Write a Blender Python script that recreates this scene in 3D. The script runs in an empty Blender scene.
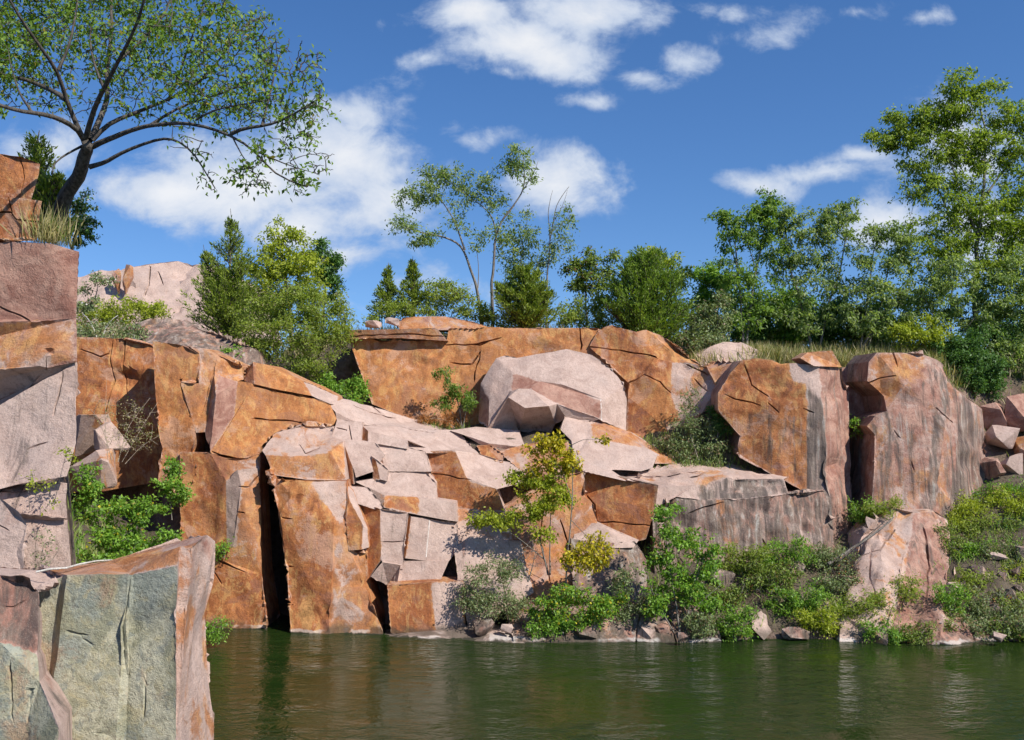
import bpy, bmesh, math, random
import numpy as np
from mathutils import Vector, noise

random.seed(7)
S = bpy.context.scene
COL = S.collection
F, U0, V0, EYE = 1000.0, 512.0, 400.0, 7.5      # focal length in pixels, principal point, eye height


def P(u, v, Y):
    return Vector(((u - U0) / F * Y, Y, EYE + (V0 - v) / F * Y))


def proj(p):
    return (U0 + p.x / p.y * F, V0 - (p.z - EYE) / p.y * F)


def tag(o, label=None, cat=None, group=None, kind=None):
    for k, val in (('label', label), ('category', cat), ('group', group), ('kind', kind)):
        if val:
            o[k] = val
    return o


def link(name, me, parent=None, mat=None):
    o = bpy.data.objects.new(name, me)
    COL.objects.link(o)
    if parent:
        o.parent = parent
    if mat is not None and me is not None:
        me.materials.append(mat)
    return o


# ------------------------------------------------------------------ materials
class NT:
    def __init__(s, name):
        s.m = bpy.data.materials.new(name)
        s.m.use_nodes = True
        s.t = s.m.node_tree
        s.t.nodes.clear()
        s.out = s.n('ShaderNodeOutputMaterial')

    def n(s, typ, **kw):
        nd = s.t.nodes.new(typ)
        for k, v in kw.items():
            setattr(nd, k, v)
        return nd

    def l(s, a, b):
        s.t.links.new(a, b)

    def put(s, sock, v):
        if hasattr(v, 'default_value'):
            s.l(v, sock)
        else:
            sock.default_value = v

    def math(s, op, a, b=0.0, c=0.0, clamp=False):
        nd = s.n('ShaderNodeMath', operation=op, use_clamp=clamp)
        s.put(nd.inputs[0], a); s.put(nd.inputs[1], b); s.put(nd.inputs[2], c)
        return nd.outputs[0]

    def mix(s, f, a, b, blend='MIX'):
        nd = s.n('ShaderNodeMix', data_type='RGBA', blend_type=blend)
        s.put(nd.inputs[0], f)
        s.put(nd.inputs[6], a if hasattr(a, 'default_value') else (*a, 1))
        s.put(nd.inputs[7], b if hasattr(b, 'default_value') else (*b, 1))
        return nd.outputs[2]

    def noise(s, vec, scale, detail=5, rough=0.55, dist=0.0):
        nd = s.n('ShaderNodeTexNoise')
        nd.inputs['Scale'].default_value = scale
        nd.inputs['Detail'].default_value = detail
        nd.inputs['Roughness'].default_value = rough
        nd.inputs['Distortion'].default_value = dist
        s.l(vec, nd.inputs['Vector'])
        return nd.outputs[0]

    def ss(s, x, lo, hi):
        nd = s.n('ShaderNodeMapRange', interpolation_type='SMOOTHSTEP')
        s.put(nd.inputs[0], x)
        nd.inputs[1].default_value = lo
        nd.inputs[2].default_value = hi
        return nd.outputs[0]

    def scaled(s, vec, sc, off=(0, 0, 0)):
        nd = s.n('ShaderNodeMapping')
        nd.inputs['Scale'].default_value = sc
        nd.inputs['Location'].default_value = off
        s.l(vec, nd.inputs['Vector'])
        return nd.outputs[0]


def rock_material():
    t = NT('weathered_granite')
    pos = t.n('ShaderNodeNewGeometry').outputs['Position']
    at = t.n('ShaderNodeAttribute', attribute_name='stain')
    sep = t.n('ShaderNodeSeparateColor')
    t.l(at.outputs['Color'], sep.inputs[0])
    O, D, G, R = sep.outputs[0], sep.outputs[1], sep.outputs[2], at.outputs['Alpha']
    big = t.noise(pos, 0.55, 4, 0.6, 0.6)
    mid = t.noise(pos, 1.7, 6, 0.64, 0.9)
    fine = t.noise(pos, 11, 5, 0.72)
    grain = t.noise(pos, 70, 3, 0.7)
    # fresh granite: pale pink with grey and mauve drift
    pink = t.mix(t.ss(mid, 0.32, 0.68), (0.43, 0.30, 0.245), (0.56, 0.41, 0.34))
    pink = t.mix(t.math('MULTIPLY', t.ss(big, 0.46, 0.74), 0.6), pink, (0.42, 0.325, 0.285))
    pink = t.mix(t.math('MULTIPLY', t.ss(fine, 0.50, 0.72), 0.5), pink, (0.30, 0.205, 0.17))
    # iron stain: tan, ochre, rust, and skin fallen off down to the pink
    w1 = t.noise(pos, 0.9, 8, 0.68, 1.0)
    w2 = t.noise(t.scaled(pos, (1, 1, 0.55), (9, 3, 5)), 2.6, 7, 0.70, 0.7)
    ora = t.mix(t.ss(w1, 0.38, 0.60), (0.33, 0.105, 0.033), (0.50, 0.192, 0.062))
    ora = t.mix(t.math('MULTIPLY', t.ss(w2, 0.50, 0.60), 0.8), ora, (0.57, 0.305, 0.11))
    ora = t.mix(t.math('MULTIPLY', t.ss(w2, 0.47, 0.36), 0.75), ora, (0.20, 0.062, 0.024))
    ora = t.mix(t.math('MULTIPLY', t.ss(fine, 0.50, 0.66), 0.5), ora, (0.20, 0.07, 0.028))
    pale = t.noise(t.scaled(pos, (1, 1, 1), (4, 7, 1)), 0.75, 8, 0.72, 0.5)
    ora = t.mix(t.math('MULTIPLY', t.ss(pale, 0.53, 0.61), 0.75), ora, (0.50, 0.285, 0.19))
    ora = t.mix(t.math('MULTIPLY', t.ss(pale, 0.46, 0.39), 0.6), ora, (0.27, 0.115, 0.075))
    run = t.noise(t.scaled(pos, (3.0, 3.0, 0.3), (1, 4, 2)), 1.0, 6, 0.7, 0.4)
    ora = t.mix(t.math('MULTIPLY', t.ss(run, 0.54, 0.66), 0.55), ora, (0.17, 0.058, 0.028))
    ora = t.mix(t.math('MULTIPLY', t.ss(run, 0.44, 0.34), 0.35), ora, (0.55, 0.27, 0.11))
    ora = t.mix(t.math('MULTIPLY', t.ss(O, 0.90, 0.78), 0.20), ora, (0.57, 0.27, 0.075))      # the yellower, limonite rich faces
    edge = t.noise(t.scaled(pos, (1, 1, 0.8), (2, 8, 4)), 1.1, 7, 0.7, 0.6)
    om = t.math('ADD', O, t.math('MULTIPLY', t.math('SUBTRACT', edge, 0.5), 1.7))
    om = t.math('ADD', t.math('MULTIPLY', t.ss(om, 0.44, 0.56), 0.6), t.math('MULTIPLY', t.ss(om, 0.15, 0.85), 0.4))
    c = t.mix(om, pink, ora)
    # red brown weathering rind
    red = t.mix(t.ss(mid, 0.35, 0.66), (0.27, 0.12, 0.085), (0.45, 0.26, 0.19))
    red = t.mix(t.math('MULTIPLY', t.ss(fine, 0.5, 0.72), 0.55), red, (0.20, 0.09, 0.065))
    rm = t.ss(t.math('ADD', R, t.math('MULTIPLY', t.math('SUBTRACT', w1, 0.5), 1.5)), 0.36, 0.64)
    c = t.mix(rm, c, red)
    # grey green lichen skin
    grn = t.mix(t.ss(mid, 0.43, 0.56), (0.27, 0.26, 0.17), (0.44, 0.41, 0.29))
    grn = t.mix(t.math('MULTIPLY', t.ss(big, 0.50, 0.58), 0.7), grn, (0.26, 0.285, 0.245))
    grn = t.mix(t.math('MULTIPLY', t.ss(w1, 0.53, 0.62), 0.7), grn, (0.36, 0.215, 0.125))
    grn = t.mix(t.math('MULTIPLY', t.ss(pale, 0.57, 0.66), 0.6), grn, (0.44, 0.38, 0.23))
    grn = t.mix(t.math('MULTIPLY', t.ss(fine, 0.50, 0.7), 0.6), grn, (0.14, 0.14, 0.10))
    blot = t.noise(pos, 4.2, 7, 0.72, 0.8)
    grn = t.mix(t.math('MULTIPLY', t.ss(blot, 0.53, 0.62), 0.7), grn, (0.40, 0.345, 0.20))
    grn = t.mix(t.math('MULTIPLY', t.ss(blot, 0.46, 0.38), 0.7), grn, (0.20, 0.215, 0.185))
    gm = t.ss(t.math('ADD', G, t.math('MULTIPLY', t.math('SUBTRACT', edge, 0.5), 0.9)), 0.42, 0.58)
    c = t.mix(gm, c, grn)
    # seepage streaks, black, grey and white, running down
    s1 = t.noise(t.scaled(pos, (3.6, 2.2, 0.15)), 1.0, 6, 0.72, 0.6)
    s2 = t.noise(t.scaled(pos, (4.6, 2.6, 0.20), (5, 1, 8)), 1.0, 5, 0.72, 0.5)
    dk = t.ss(t.math('ADD', D, t.math('MULTIPLY', t.math('SUBTRACT', s1, 0.5), 2.2)), 0.40, 0.85)
    c = t.mix(t.math('MULTIPLY', dk, 0.85), c, t.mix(t.ss(s2, 0.4, 0.6), (0.045, 0.038, 0.035), (0.185, 0.145, 0.112)))
    wm = t.math('MULTIPLY', t.ss(s2, 0.56, 0.68), t.ss(D, 0.3, 0.7))
    c = t.mix(t.math('MULTIPLY', wm, 0.75), c, (0.46, 0.42, 0.37))
    # bruised, paler arrises
    pt = t.n('ShaderNodeNewGeometry').outputs['Pointiness']
    wear = t.math('MULTIPLY', t.ss(pt, 0.53, 0.60), t.ss(fine, 0.60, 0.40))
    c = t.mix(t.math('MULTIPLY', wear, 0.55), c, (0.56, 0.42, 0.34))
    # chipped crystals
    c = t.mix(t.math('MULTIPLY', t.ss(grain, 0.54, 0.72), 0.40), c, (0.10, 0.07, 0.055))
    c = t.mix(t.math('MULTIPLY', t.ss(grain, 0.45, 0.28), 0.22), c, (0.66, 0.55, 0.47))
    pit = t.noise(pos, 26, 4, 0.8)
    c = t.mix(t.math('MULTIPLY', t.ss(pit, 0.57, 0.68), 0.5), c, (0.12, 0.06, 0.04))
    # mineral line left by the water
    sz = t.n('ShaderNodeSeparateXYZ'); t.l(pos, sz.inputs[0])
    z = t.math('ADD', sz.outputs[2], t.math('MULTIPLY', t.math('SUBTRACT', mid, 0.5), 0.22))
    band = t.math('MULTIPLY', t.ss(z, 0.13, 0.09), t.ss(z, 0.0, 0.03))
    c = t.mix(t.math('MULTIPLY', band, t.math('MULTIPLY', t.ss(big, 0.5, 0.56), 0.5)), c, (0.62, 0.60, 0.55))
    wet = t.math('MAXIMUM', t.ss(z, 0.05, 0.0), t.math('MULTIPLY', t.ss(z, 0.42, 0.10), t.math('MULTIPLY', t.ss(big, 0.56, 0.48), 0.75)))
    c = t.mix(wet, c, (0.05, 0.045, 0.03))
    b = t.n('ShaderNodeBsdfPrincipled')
    t.l(c, b.inputs['Base Color'])
    b.inputs['Roughness'].default_value = 0.82
    b.inputs['Specular IOR Level'].default_value = 0.3
    h = t.math('ADD', t.math('MULTIPLY', t.noise(pos, 7.5, 6, 0.66, 0.2), 0.55), t.math('ADD', t.math('MULTIPLY', grain, 0.12), t.math('MULTIPLY', pit, -0.22)))
    bp = t.n('ShaderNodeBump')
    bp.inputs['Strength'].default_value = 0.85
    bp.inputs['Distance'].default_value = 0.085
    t.l(h, bp.inputs['Height'])
    t.l(bp.outputs[0], b.inputs['Normal'])
    t.l(b.outputs[0], t.out.inputs[0])
    return t.m


def soil_material():
    t = NT('bank_soil_and_rock')
    g = t.n('ShaderNodeNewGeometry')
    pos = g.outputs['Position']
    a = t.noise(pos, 0.9, 8, 0.68, 0.5)
    f = t.noise(pos, 9, 6, 0.7)
    sx = t.n('ShaderNodeSeparateXYZ'); t.l(g.outputs['Normal'], sx.inputs[0])
    rock = t.mix(t.ss(a, 0.4, 0.6), (0.13, 0.075, 0.05), (0.29, 0.195, 0.15))
    soil = t.mix(t.ss(a, 0.4, 0.6), (0.085, 0.06, 0.04), (0.15, 0.115, 0.075))
    c = t.mix(t.ss(sx.outputs[2], 0.55, 0.8), rock, soil)
    c = t.mix(t.math('MULTIPLY', t.ss(f, 0.5, 0.7), 0.6), c, (0.05, 0.04, 0.028))
    b = t.n('ShaderNodeBsdfPrincipled')
    t.l(c, b.inputs['Base Color'])
    b.inputs['Roughness'].default_value = 0.95
    bp = t.n('ShaderNodeBump'); bp.inputs['Strength'].default_value = 0.9; bp.inputs['Distance'].default_value = 0.15
    t.l(t.math('ADD', a, f), bp.inputs['Height']); t.l(bp.outputs[0], b.inputs['Normal'])
    t.l(b.outputs[0], t.out.inputs[0])
    return t.m


def water_material():
    t = NT('pond_water')
    pos = t.n('ShaderNodeNewGeometry').outputs['Position']
    b = t.n('ShaderNodeBsdfPrincipled')
    v = t.noise(pos, 0.12, 3)
    t.l(t.mix(v, (0.010, 0.022, 0.004), (0.019, 0.037, 0.007)), b.inputs['Base Color'])
    b.inputs['Roughness'].default_value = 0.025
    b.inputs['IOR'].default_value = 1.333
    h1 = t.noise(t.scaled(pos, (0.9, 1.7, 1)), 1.5, 4, 0.6, 0.8)
    h2 = t.noise(t.scaled(pos, (1.0, 1.3, 1), (3, 1, 0)), 5.0, 3, 0.5, 0.4)
    patch = t.math('ADD', 0.25, t.math('MULTIPLY', t.ss(t.noise(t.scaled(pos, (0.10, 0.22, 1)), 1.0, 3), 0.40, 0.60), 0.9))
    h = t.math('MULTIPLY', t.math('ADD', h1, t.math('MULTIPLY', h2, 0.35)), patch)
    bp = t.n('ShaderNodeBump'); bp.inputs['Strength'].default_value = 1.0; bp.inputs['Distance'].default_value = 0.075
    t.l(h, bp.inputs['Height']); t.l(bp.outputs[0], b.inputs['Normal'])
    t.l(b.outputs[0], t.out.inputs[0])
    return t.m


def leaf_material(name, cols, trans=0.35, odd=None, odd_share=0.0):
    """cols: dark, middle, light leaf colour; odd: a colour that a share of the leaves has."""
    t = NT(name)
    rnd = t.n('ShaderNodeNewGeometry').outputs['Random Per Island']
    cr = t.n('ShaderNodeValToRGB')
    e = cr.color_ramp.elements
    cols = [tuple(min(0.8, x * (1.75 if max(cc) < 0.3 else 1.0)) for x in cc) for cc in cols]
    e[0].position, e[0].color = 0.0, (*cols[0], 1)
    e[1].position, e[1].color = 1.0, (*cols[2], 1)
    m = e.new(0.5); m.color = (*cols[1], 1)
    t.l(rnd, cr.inputs[0])
    c = cr.outputs[0]
    if odd:
        r2 = t.math('FRACT', t.math('MULTIPLY', rnd, 37.31))
        c = t.mix(t.math('LESS_THAN', r2, odd_share), c, odd)
    b = t.n('ShaderNodeBsdfPrincipled')
    t.l(c, b.inputs['Base Color'])
    b.inputs['Roughness'].default_value = 0.5
    b.inputs['Specular IOR Level'].default_value = 0.35
    tr = t.n('ShaderNodeBsdfTranslucent')
    t.l(t.mix(1.0, c, (1.25, 1.3, 0.55), 'MULTIPLY'), tr.inputs[0])
    mx = t.n('ShaderNodeMixShader'); mx.inputs[0].default_value = trans
    t.l(b.outputs[0], mx.inputs[1]); t.l(tr.outputs[0], mx.inputs[2])
    t.l(mx.outputs[0], t.out.inputs[0])
    return t.m


def bark_material(name, c1, c2):
    t = NT(name)
    pos = t.n('ShaderNodeNewGeometry').outputs['Position']
    a = t.noise(t.scaled(pos, (1, 1, 0.25)), 18, 6, 0.7)
    b = t.n('ShaderNodeBsdfPrincipled')
    t.l(t.mix(t.ss(a, 0.38, 0.62), c1, c2), b.inputs['Base Color'])
    b.inputs['Roughness'].default_value = 0.9
    bp = t.n('ShaderNodeBump'); bp.inputs['Strength'].default_value = 0.9; bp.inputs['Distance'].default_value = 0.03
    t.l(a, bp.inputs['Height']); t.l(bp.outputs[0], b.inputs['Normal'])
    t.l(b.outputs[0], t.out.inputs[0])
    return t.m


ROCK, SOIL, WATER = rock_material(), soil_material(), water_material()
LEAF = {
    'elm': leaf_material('elm_leaves', ((0.05, 0.095, 0.012), (0.085, 0.15, 0.018), (0.15, 0.21, 0.03)), 0.42, (0.30, 0.25, 0.04), 0.04),
    'pale': leaf_material('pale_leaves', ((0.12, 0.16, 0.028), (0.18, 0.23, 0.038), (0.26, 0.30, 0.07)), 0.5, (0.26, 0.22, 0.12), 0.05),
    'green': leaf_material('bright_leaves', ((0.055, 0.11, 0.015), (0.10, 0.19, 0.022), (0.17, 0.27, 0.035)), 0.40, (0.30, 0.27, 0.03), 0.03),
    'dark': leaf_material('dark_leaves', ((0.03, 0.07, 0.015), (0.05, 0.105, 0.022), (0.08, 0.145, 0.03)), 0.3),
    'silver': leaf_material('silvery_leaves', ((0.07, 0.11, 0.03), (0.115, 0.165, 0.045), (0.24, 0.28, 0.13)), 0.5),
    'locust': leaf_material('locust_leaves', ((0.055, 0.105, 0.018), (0.09, 0.155, 0.025), (0.17, 0.23, 0.05)), 0.5),
    'lime': leaf_material('yellow_green_leaves', ((0.13, 0.165, 0.012), (0.19, 0.225, 0.018), (0.26, 0.28, 0.035)), 0.42),
    'ash': leaf_material('ash_leaves', ((0.085, 0.13, 0.014), (0.135, 0.185, 0.022), (0.20, 0.24, 0.04)), 0.5),
    'yellow': leaf_material('yellow_leaves', ((0.33, 0.29, 0.015), (0.52, 0.44, 0.02), (0.64, 0.53, 0.04)), 0.38, (0.22, 0.25, 0.03), 0.15),
    'cedar': leaf_material('juniper_sprays', ((0.068, 0.10, 0.012), (0.115, 0.155, 0.018), (0.18, 0.215, 0.03)), 0.36),
    'cedar_dark': leaf_material('dark_juniper_sprays', ((0.05, 0.085, 0.010), (0.095, 0.15, 0.016), (0.15, 0.21, 0.028)), 0.36),
    'olive': leaf_material('olive_leaves', ((0.06, 0.09, 0.016), (0.10, 0.14, 0.022), (0.15, 0.19, 0.035)), 0.33, (0.17, 0.08, 0.035), 0.07),
    'grey': leaf_material('dusty_leaves', ((0.07, 0.095, 0.035), (0.11, 0.145, 0.055), (0.17, 0.20, 0.09)), 0.3, (0.24, 0.17, 0.10), 0.10),
    'rust': leaf_material('rusty_dead_needles', ((0.20, 0.07, 0.018), (0.32, 0.12, 0.03), (0.42, 0.20, 0.06)), 0.25),
    'straw': leaf_material('dry_grass_blades', ((0.22, 0.20, 0.07), (0.35, 0.30, 0.13), (0.48, 0.42, 0.23)), 0.35, (0.12, 0.17, 0.03), 0.25),
    'turf': leaf_material('green_grass_blades', ((0.07, 0.12, 0.02), (0.13, 0.18, 0.035), (0.24, 0.26, 0.08)), 0.35),
    'flower': leaf_material('white_petals', ((0.55, 0.52, 0.45), (0.65, 0.62, 0.55), (0.75, 0.72, 0.66)), 0.3),
}
BARK = bark_material('dark_bark', (0.040, 0.032, 0.025), (0.12, 0.10, 0.08))
GREYBARK = bark_material('grey_bark', (0.10, 0.085, 0.07), (0.24, 0.215, 0.18))
TWIG = bark_material('pale_twigs', (0.26, 0.20, 0.14), (0.45, 0.37, 0.27))
BLEACH = bark_material('bleached_wood', (0.38, 0.35, 0.30), (0.62, 0.59, 0.53))

# ------------------------------------------------------------------ rocks
ST = {   # orange, seepage, lichen, red rind; dark ones also paint shade on some facets
    'p': (0.06, 0, 0, 0), 'k': (0.06, 0.24, 0, 0.10), 'br': (0.30, 0.72, 0, 0.85), 'o': (0.92, 0.05, 0, 0.08), 'od': (0.98, 0.20, 0, 0.28), 'om': (0.62, 0.02, 0, 0.14),
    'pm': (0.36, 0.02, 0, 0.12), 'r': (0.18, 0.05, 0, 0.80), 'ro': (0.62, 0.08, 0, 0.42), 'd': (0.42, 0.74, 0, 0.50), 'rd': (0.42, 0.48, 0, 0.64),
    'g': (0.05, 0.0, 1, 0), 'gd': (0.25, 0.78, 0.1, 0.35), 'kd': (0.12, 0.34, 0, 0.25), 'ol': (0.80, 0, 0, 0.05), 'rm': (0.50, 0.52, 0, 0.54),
    'os': (0.86, 0.46, 0, 0.30), 'tn': (0.40, 0.05, 0, 0.34),
    'rt': (0.14, 0.05, 0, 0.86), 'kk': (0.06, 0.36, 0, 0.22),
}
STK = list(ST)


def pts(s):
    return [tuple(float(x) for x in q.split(',')) for q in s.split()]


def seg_dist(p, a, b):
    ax, ay = a; bx, by = b; px, py = p
    dx, dy = bx - ax, by - ay
    t = max(0, min(1, ((px - ax) * dx + (py - ay) * dy) / (dx * dx + dy * dy + 1e-9)))
    return math.hypot(px - ax - t * dx, py - ay - t * dy)


def tri(x):
    x = x - math.floor(x)
    return 1 - abs(2 * x - 1) * 2          # -1 .. 1, straight ramps


CH = []
_r = random.Random(31)
for wl, am in ((3.3, 0.26), (2.6, 0.22), (2.0, 0.18), (1.5, 0.14), (1.1, 0.10), (0.8, 0.07)):
    pair = []
    for _ in range(2):
        d = Vector((_r.gauss(0, 1), _r.gauss(0, 1), _r.gauss(0, 0.8))).normalized()
        pair.append((d / (wl * _r.uniform(0.8, 1.3)), _r.random()))
    CH.append((pair, am))


def chips(p, seed):
    """Flakes struck off a flat face: each is cut by planes, so the surface stays made of flats that meet at creases."""
    q = p + noise.noise_vector(p * 0.22 + Vector((seed, 2, 5))) * 1.6 + noise.noise_vector(p * 0.7 + Vector((1, seed, 5))) * 0.35
    gate = max(0.0, min(1.0, 0.55 + 1.6 * noise.noise(p * 0.5 + Vector((seed, 7, 1)))))
    s = 0.0
    for i, (pair, am) in enumerate(CH):
        (d1, f1), (d2, f2) = pair
        m = min(tri(q.dot(d1) + f1 + seed * 0.37), tri(q.dot(d2) + f2 + seed * 0.71)) - 0.1
        if m > 0:
            s -= am * m * (gate if i > 1 else 1)
    return s


def finish_rock(bm, name, L, amp, cracks, seed, cw, cd, keep=None):
    st = bm.faces.layers.int['st']
    bk = bm.verts.layers.int['back']
    bmesh.ops.recalc_face_normals(bm, faces=bm.faces[:])
    bmesh.ops.triangulate(bm, faces=bm.faces[:], ngon_method='EAR_CLIP')

    rc = random.Random(int(seed * 1000))
    fine = []
    for c in cracks:                       # joints wander a little
        q = [c[0]]
        for p0, p1 in zip(c, c[1:]):
            k = max(1, int(math.hypot(p1[0] - p0[0], p1[1] - p0[1]) / 7))
            for i in range(1, k + 1):
                j = 0.9 if i < k else 0.4
                q.append((p0[0] + (p1[0] - p0[0]) * i / k + rc.uniform(-j, j), p0[1] + (p1[1] - p0[1]) * i / k + rc.uniform(-j, j)))
        fine.append(q)
    cracks = fine

    def crackd(co):
        pr = proj(co)
        return min(seg_dist(pr, c[i], c[i + 1]) for c in cracks for i in range(len(c) - 1))
    def refine(L):
        for it in range(9):
            es = []
            for e in bm.edges:
                a, b = e.verts
                if a[bk] and b[bk]:
                    continue
                ln = (a.co - b.co).length
                lim = L
                if a[bk] or b[bk]:
                    lim = L * 3
                if ln > lim * 1.35:
                    es.append(e)
            if not es:
                break
            bmesh.ops.subdivide_edges(bm, edges=es, cuts=1, use_grid_fill=False)
            big = [f for f in bm.faces if len(f.verts) > 3]
            bmesh.ops.triangulate(bm, faces=big, quad_method='SHORT_EDGE', ngon_method='BEAUTY')
    refine(max(L, 0.45) if cracks else L)
    eye = Vector((0, 0, EYE))
    for c in cracks:
        for p0, p1 in zip(c, c[1:]):
            dx, dy = p1[0] - p0[0], p1[1] - p0[1]
            ln = math.hypot(dx, dy) + 1e-6
            nx, ny = -dy / ln, dx / ln
            for o in (-cw, 0.0, cw):
                fs = [f for f in bm.faces if not all(v[bk] for v in f.verts) and f.normal.y < 0.3 and seg_dist(proj(f.calc_center_median()), p0, p1) < 5 + L * 0.5 / f.verts[0].co.y * F]
                if not fs:
                    continue
                r0 = P(p0[0] + nx * o, p0[1] + ny * o, 10) - eye
                r1 = P(p1[0] + nx * o, p1[1] + ny * o, 10) - eye
                es = list({e for f in fs for e in f.edges})
                vv = list({v for f in fs for v in f.verts})
                bmesh.ops.bisect_plane(bm, geom=vv + es + fs, dist=1e-4, plane_co=eye, plane_no=r0.cross(r1).normalized())
    if cracks:
        bmesh.ops.triangulate(bm, faces=[f for f in bm.faces if len(f.verts) > 3])
        refine(L)
    bm.normal_update()
    new = []
    for vtx in bm.verts:
        p = vtx.co
        n = vtx.normal
        d = 0.03 * noise.fractal(p * 0.55 + Vector((seed, 0, 0)), 1.0, 2.0, 3)
        d += 0.75 * chips(p, seed)
        d += 0.012 * noise.fractal(p * 4.0, 0.9, 2.1, 3)
        off = n * (d * amp) + noise.noise_vector(p * 3.1) * 0.012 * amp
        if cracks and not vtx[bk]:
            cdist = crackd(p)
            if cdist < cw:
                off += Vector((0, cd * max(0.0, 1 - cdist / cw) * (0.35 + 0.9 * abs(noise.noise(p * 1.3 + Vector((9, 1, seed))))  * 2), 0))
        new.append(p + off)
    for vtx, q in zip(bm.verts, new):
        vtx.co = q
    c = sum((v.co for v in bm.verts), Vector()) / len(bm.verts)
    zmin = min(v.co.z for v in bm.verts)
    base = Vector((c.x, c.y, zmin))
    me = bpy.data.meshes.new(name)
    for v in bm.verts:
        v.co -= base
    vals = np.zeros((sum(len(f.loops) for f in bm.faces), 4), np.float32)
    i = 0
    for f in bm.faces:
        vals[i:i + len(f.loops)] = ST[STK[f[st]]]
        i += len(f.loops)
    bm.to_mesh(me)
    bm.free()
    nl = len(me.loops)
    li = np.zeros(nl, np.int32); me.loops.foreach_get('vertex_index', li)
    acc = np.zeros((len(me.vertices), 4), np.float32); cnt = np.zeros(len(me.vertices), np.float32)
    np.add.at(acc, li, vals); np.add.at(cnt, li, 1)
    a = me.color_attributes.new('stain', 'FLOAT_COLOR', 'POINT')     # stains bleed a hand's breadth across an arris
    a.data.foreach_set('color', (acc / np.maximum(cnt, 1)[:, None]).ravel())
    for p in me.polygons:
        p.use_smooth = True
    me.set_sharp_from_angle(angle=math.radians(28))
    o = link(name, me, None, ROCK)
    o.location = base
    return o


RSEED = [1.0]


def rock(name, label, cat, facets, depth=2.0, side=None, group=None, L=0.13, amp=1.0, cracks=(), dy=0.0, cw=1.0, cd=0.16, sink=0.0, bdx=0.0, grow=0.0):
    """A solid block: its visible facets as corner points (pixel column, pixel row, metres away), carried back into the hill."""
    RSEED[0] += 3.37
    bm = bmesh.new()
    st = bm.faces.layers.int.new('st')
    bk = bm.verts.layers.int.new('back')
    vs = {}
    every = {q for _, txt in facets for q in pts(txt)}
    cu, cv = sum(q[0] for q in every) / len(every), sum(q[1] for q in every) / len(every)
    for s, txt in facets:
        loop = []
        for u, v, Y in pts(txt):
            k = (round(u), round(v))
            if grow:                       # let neighbours bear on each other instead of standing apart
                ln = math.hypot(u - cu, v - cv) + 1e-6
                u, v = u + (u - cu) / ln * grow, v + (v - cv) / ln * grow
            if k not in vs:
                vs[k] = bm.verts.new(P(u, v, Y + dy))
            if not loop or loop[-1] is not vs[k]:
                loop.append(vs[k])
        try:
            f = bm.faces.new(loop)
            f[st] = STK.index(s)
        except ValueError:
            pass
    sidx = STK.index(side or facets[0][0])
    be = [e for e in bm.edges if len(e.link_faces) == 1]
    r = bmesh.ops.extrude_edge_only(bm, edges=be)
    nv = [g for g in r['geom'] if isinstance(g, bmesh.types.BMVert)]
    for g in r['geom']:
        if isinstance(g, bmesh.types.BMFace):
            g[st] = sidx
    ymax = max(v.co.y for v in nv)
    for v in nv:
        v.co.y = max(v.co.y + depth * 0.6, ymax + depth * 0.5)
        v.co.z -= sink
        v.co.x += bdx
        v[bk] = 1
    ne = [g for g in r['geom'] if isinstance(g, bmesh.types.BMEdge)]
    fl = bmesh.ops.holes_fill(bm, edges=[e for e in bm.edges if len(e.link_faces) == 1], sides=0)
    for f in fl['faces']:
        f[st] = sidx
    o = finish_rock(bm, name, L, amp, [list(pts(c)) for c in cracks], RSEED[0], cw, cd)
    return tag(o, label, cat, group)


def boulder(name, label, cat, u, v, Y, wpx, hpx, dep=None, stain='r', group=None, seed=0, L=0.13, amp=0.9, rot=0.0):
    """A loose angular stone cut from a convex hull of random points; its middle seen at u, v."""
    rnd = random.Random(seed * 17 + 3)
    bm = bmesh.new()
    st = bm.faces.layers.int.new('st')
    bk = bm.verts.layers.int.new('back')
    w, h = wpx / F * Y / 2, hpx / F * Y / 2
    d = dep or (w + h) / 2
    c = P(u, v, Y + d * 0.6)
    cr, sr = math.cos(rot), math.sin(rot)
    for i in range(13):
        q = Vector((rnd.gauss(0, 1), rnd.gauss(0, 1), rnd.gauss(0, 1))).normalized()
        q = Vector((max(-0.8, min(0.8, q.x)) / 0.8, max(-0.8, min(0.8, q.y)) / 0.8, max(-0.75, min(0.75, q.z)) / 0.75))
        x, z = q.x * w, q.z * h
        bm.verts.new(c + Vector((x * cr - z * sr, q.y * d, x * sr + z * cr)))
    r = bmesh.ops.convex_hull(bm, input=bm.verts[:])
    bmesh.ops.delete(bm, geom=[g for g in r['geom_interior'] if isinstance(g, bmesh.types.BMVert)], context='VERTS')
    loose = [x for x in bm.verts if not x.link_faces]
    if loose:
        bmesh.ops.delete(bm, geom=loose, context='VERTS')
    for f in bm.faces:
        f[st] = STK.index(stain)
    RSEED[0] += 2.11
    o = finish_rock(bm, name, L, amp * 0.55, [], RSEED[0], 1, 0)
    return tag(o, label, cat, group)

GROOVES = []
PALE = bark_material("pale_drilled_stone", (0.55, 0.48, 0.42), (0.68, 0.61, 0.54))
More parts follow.
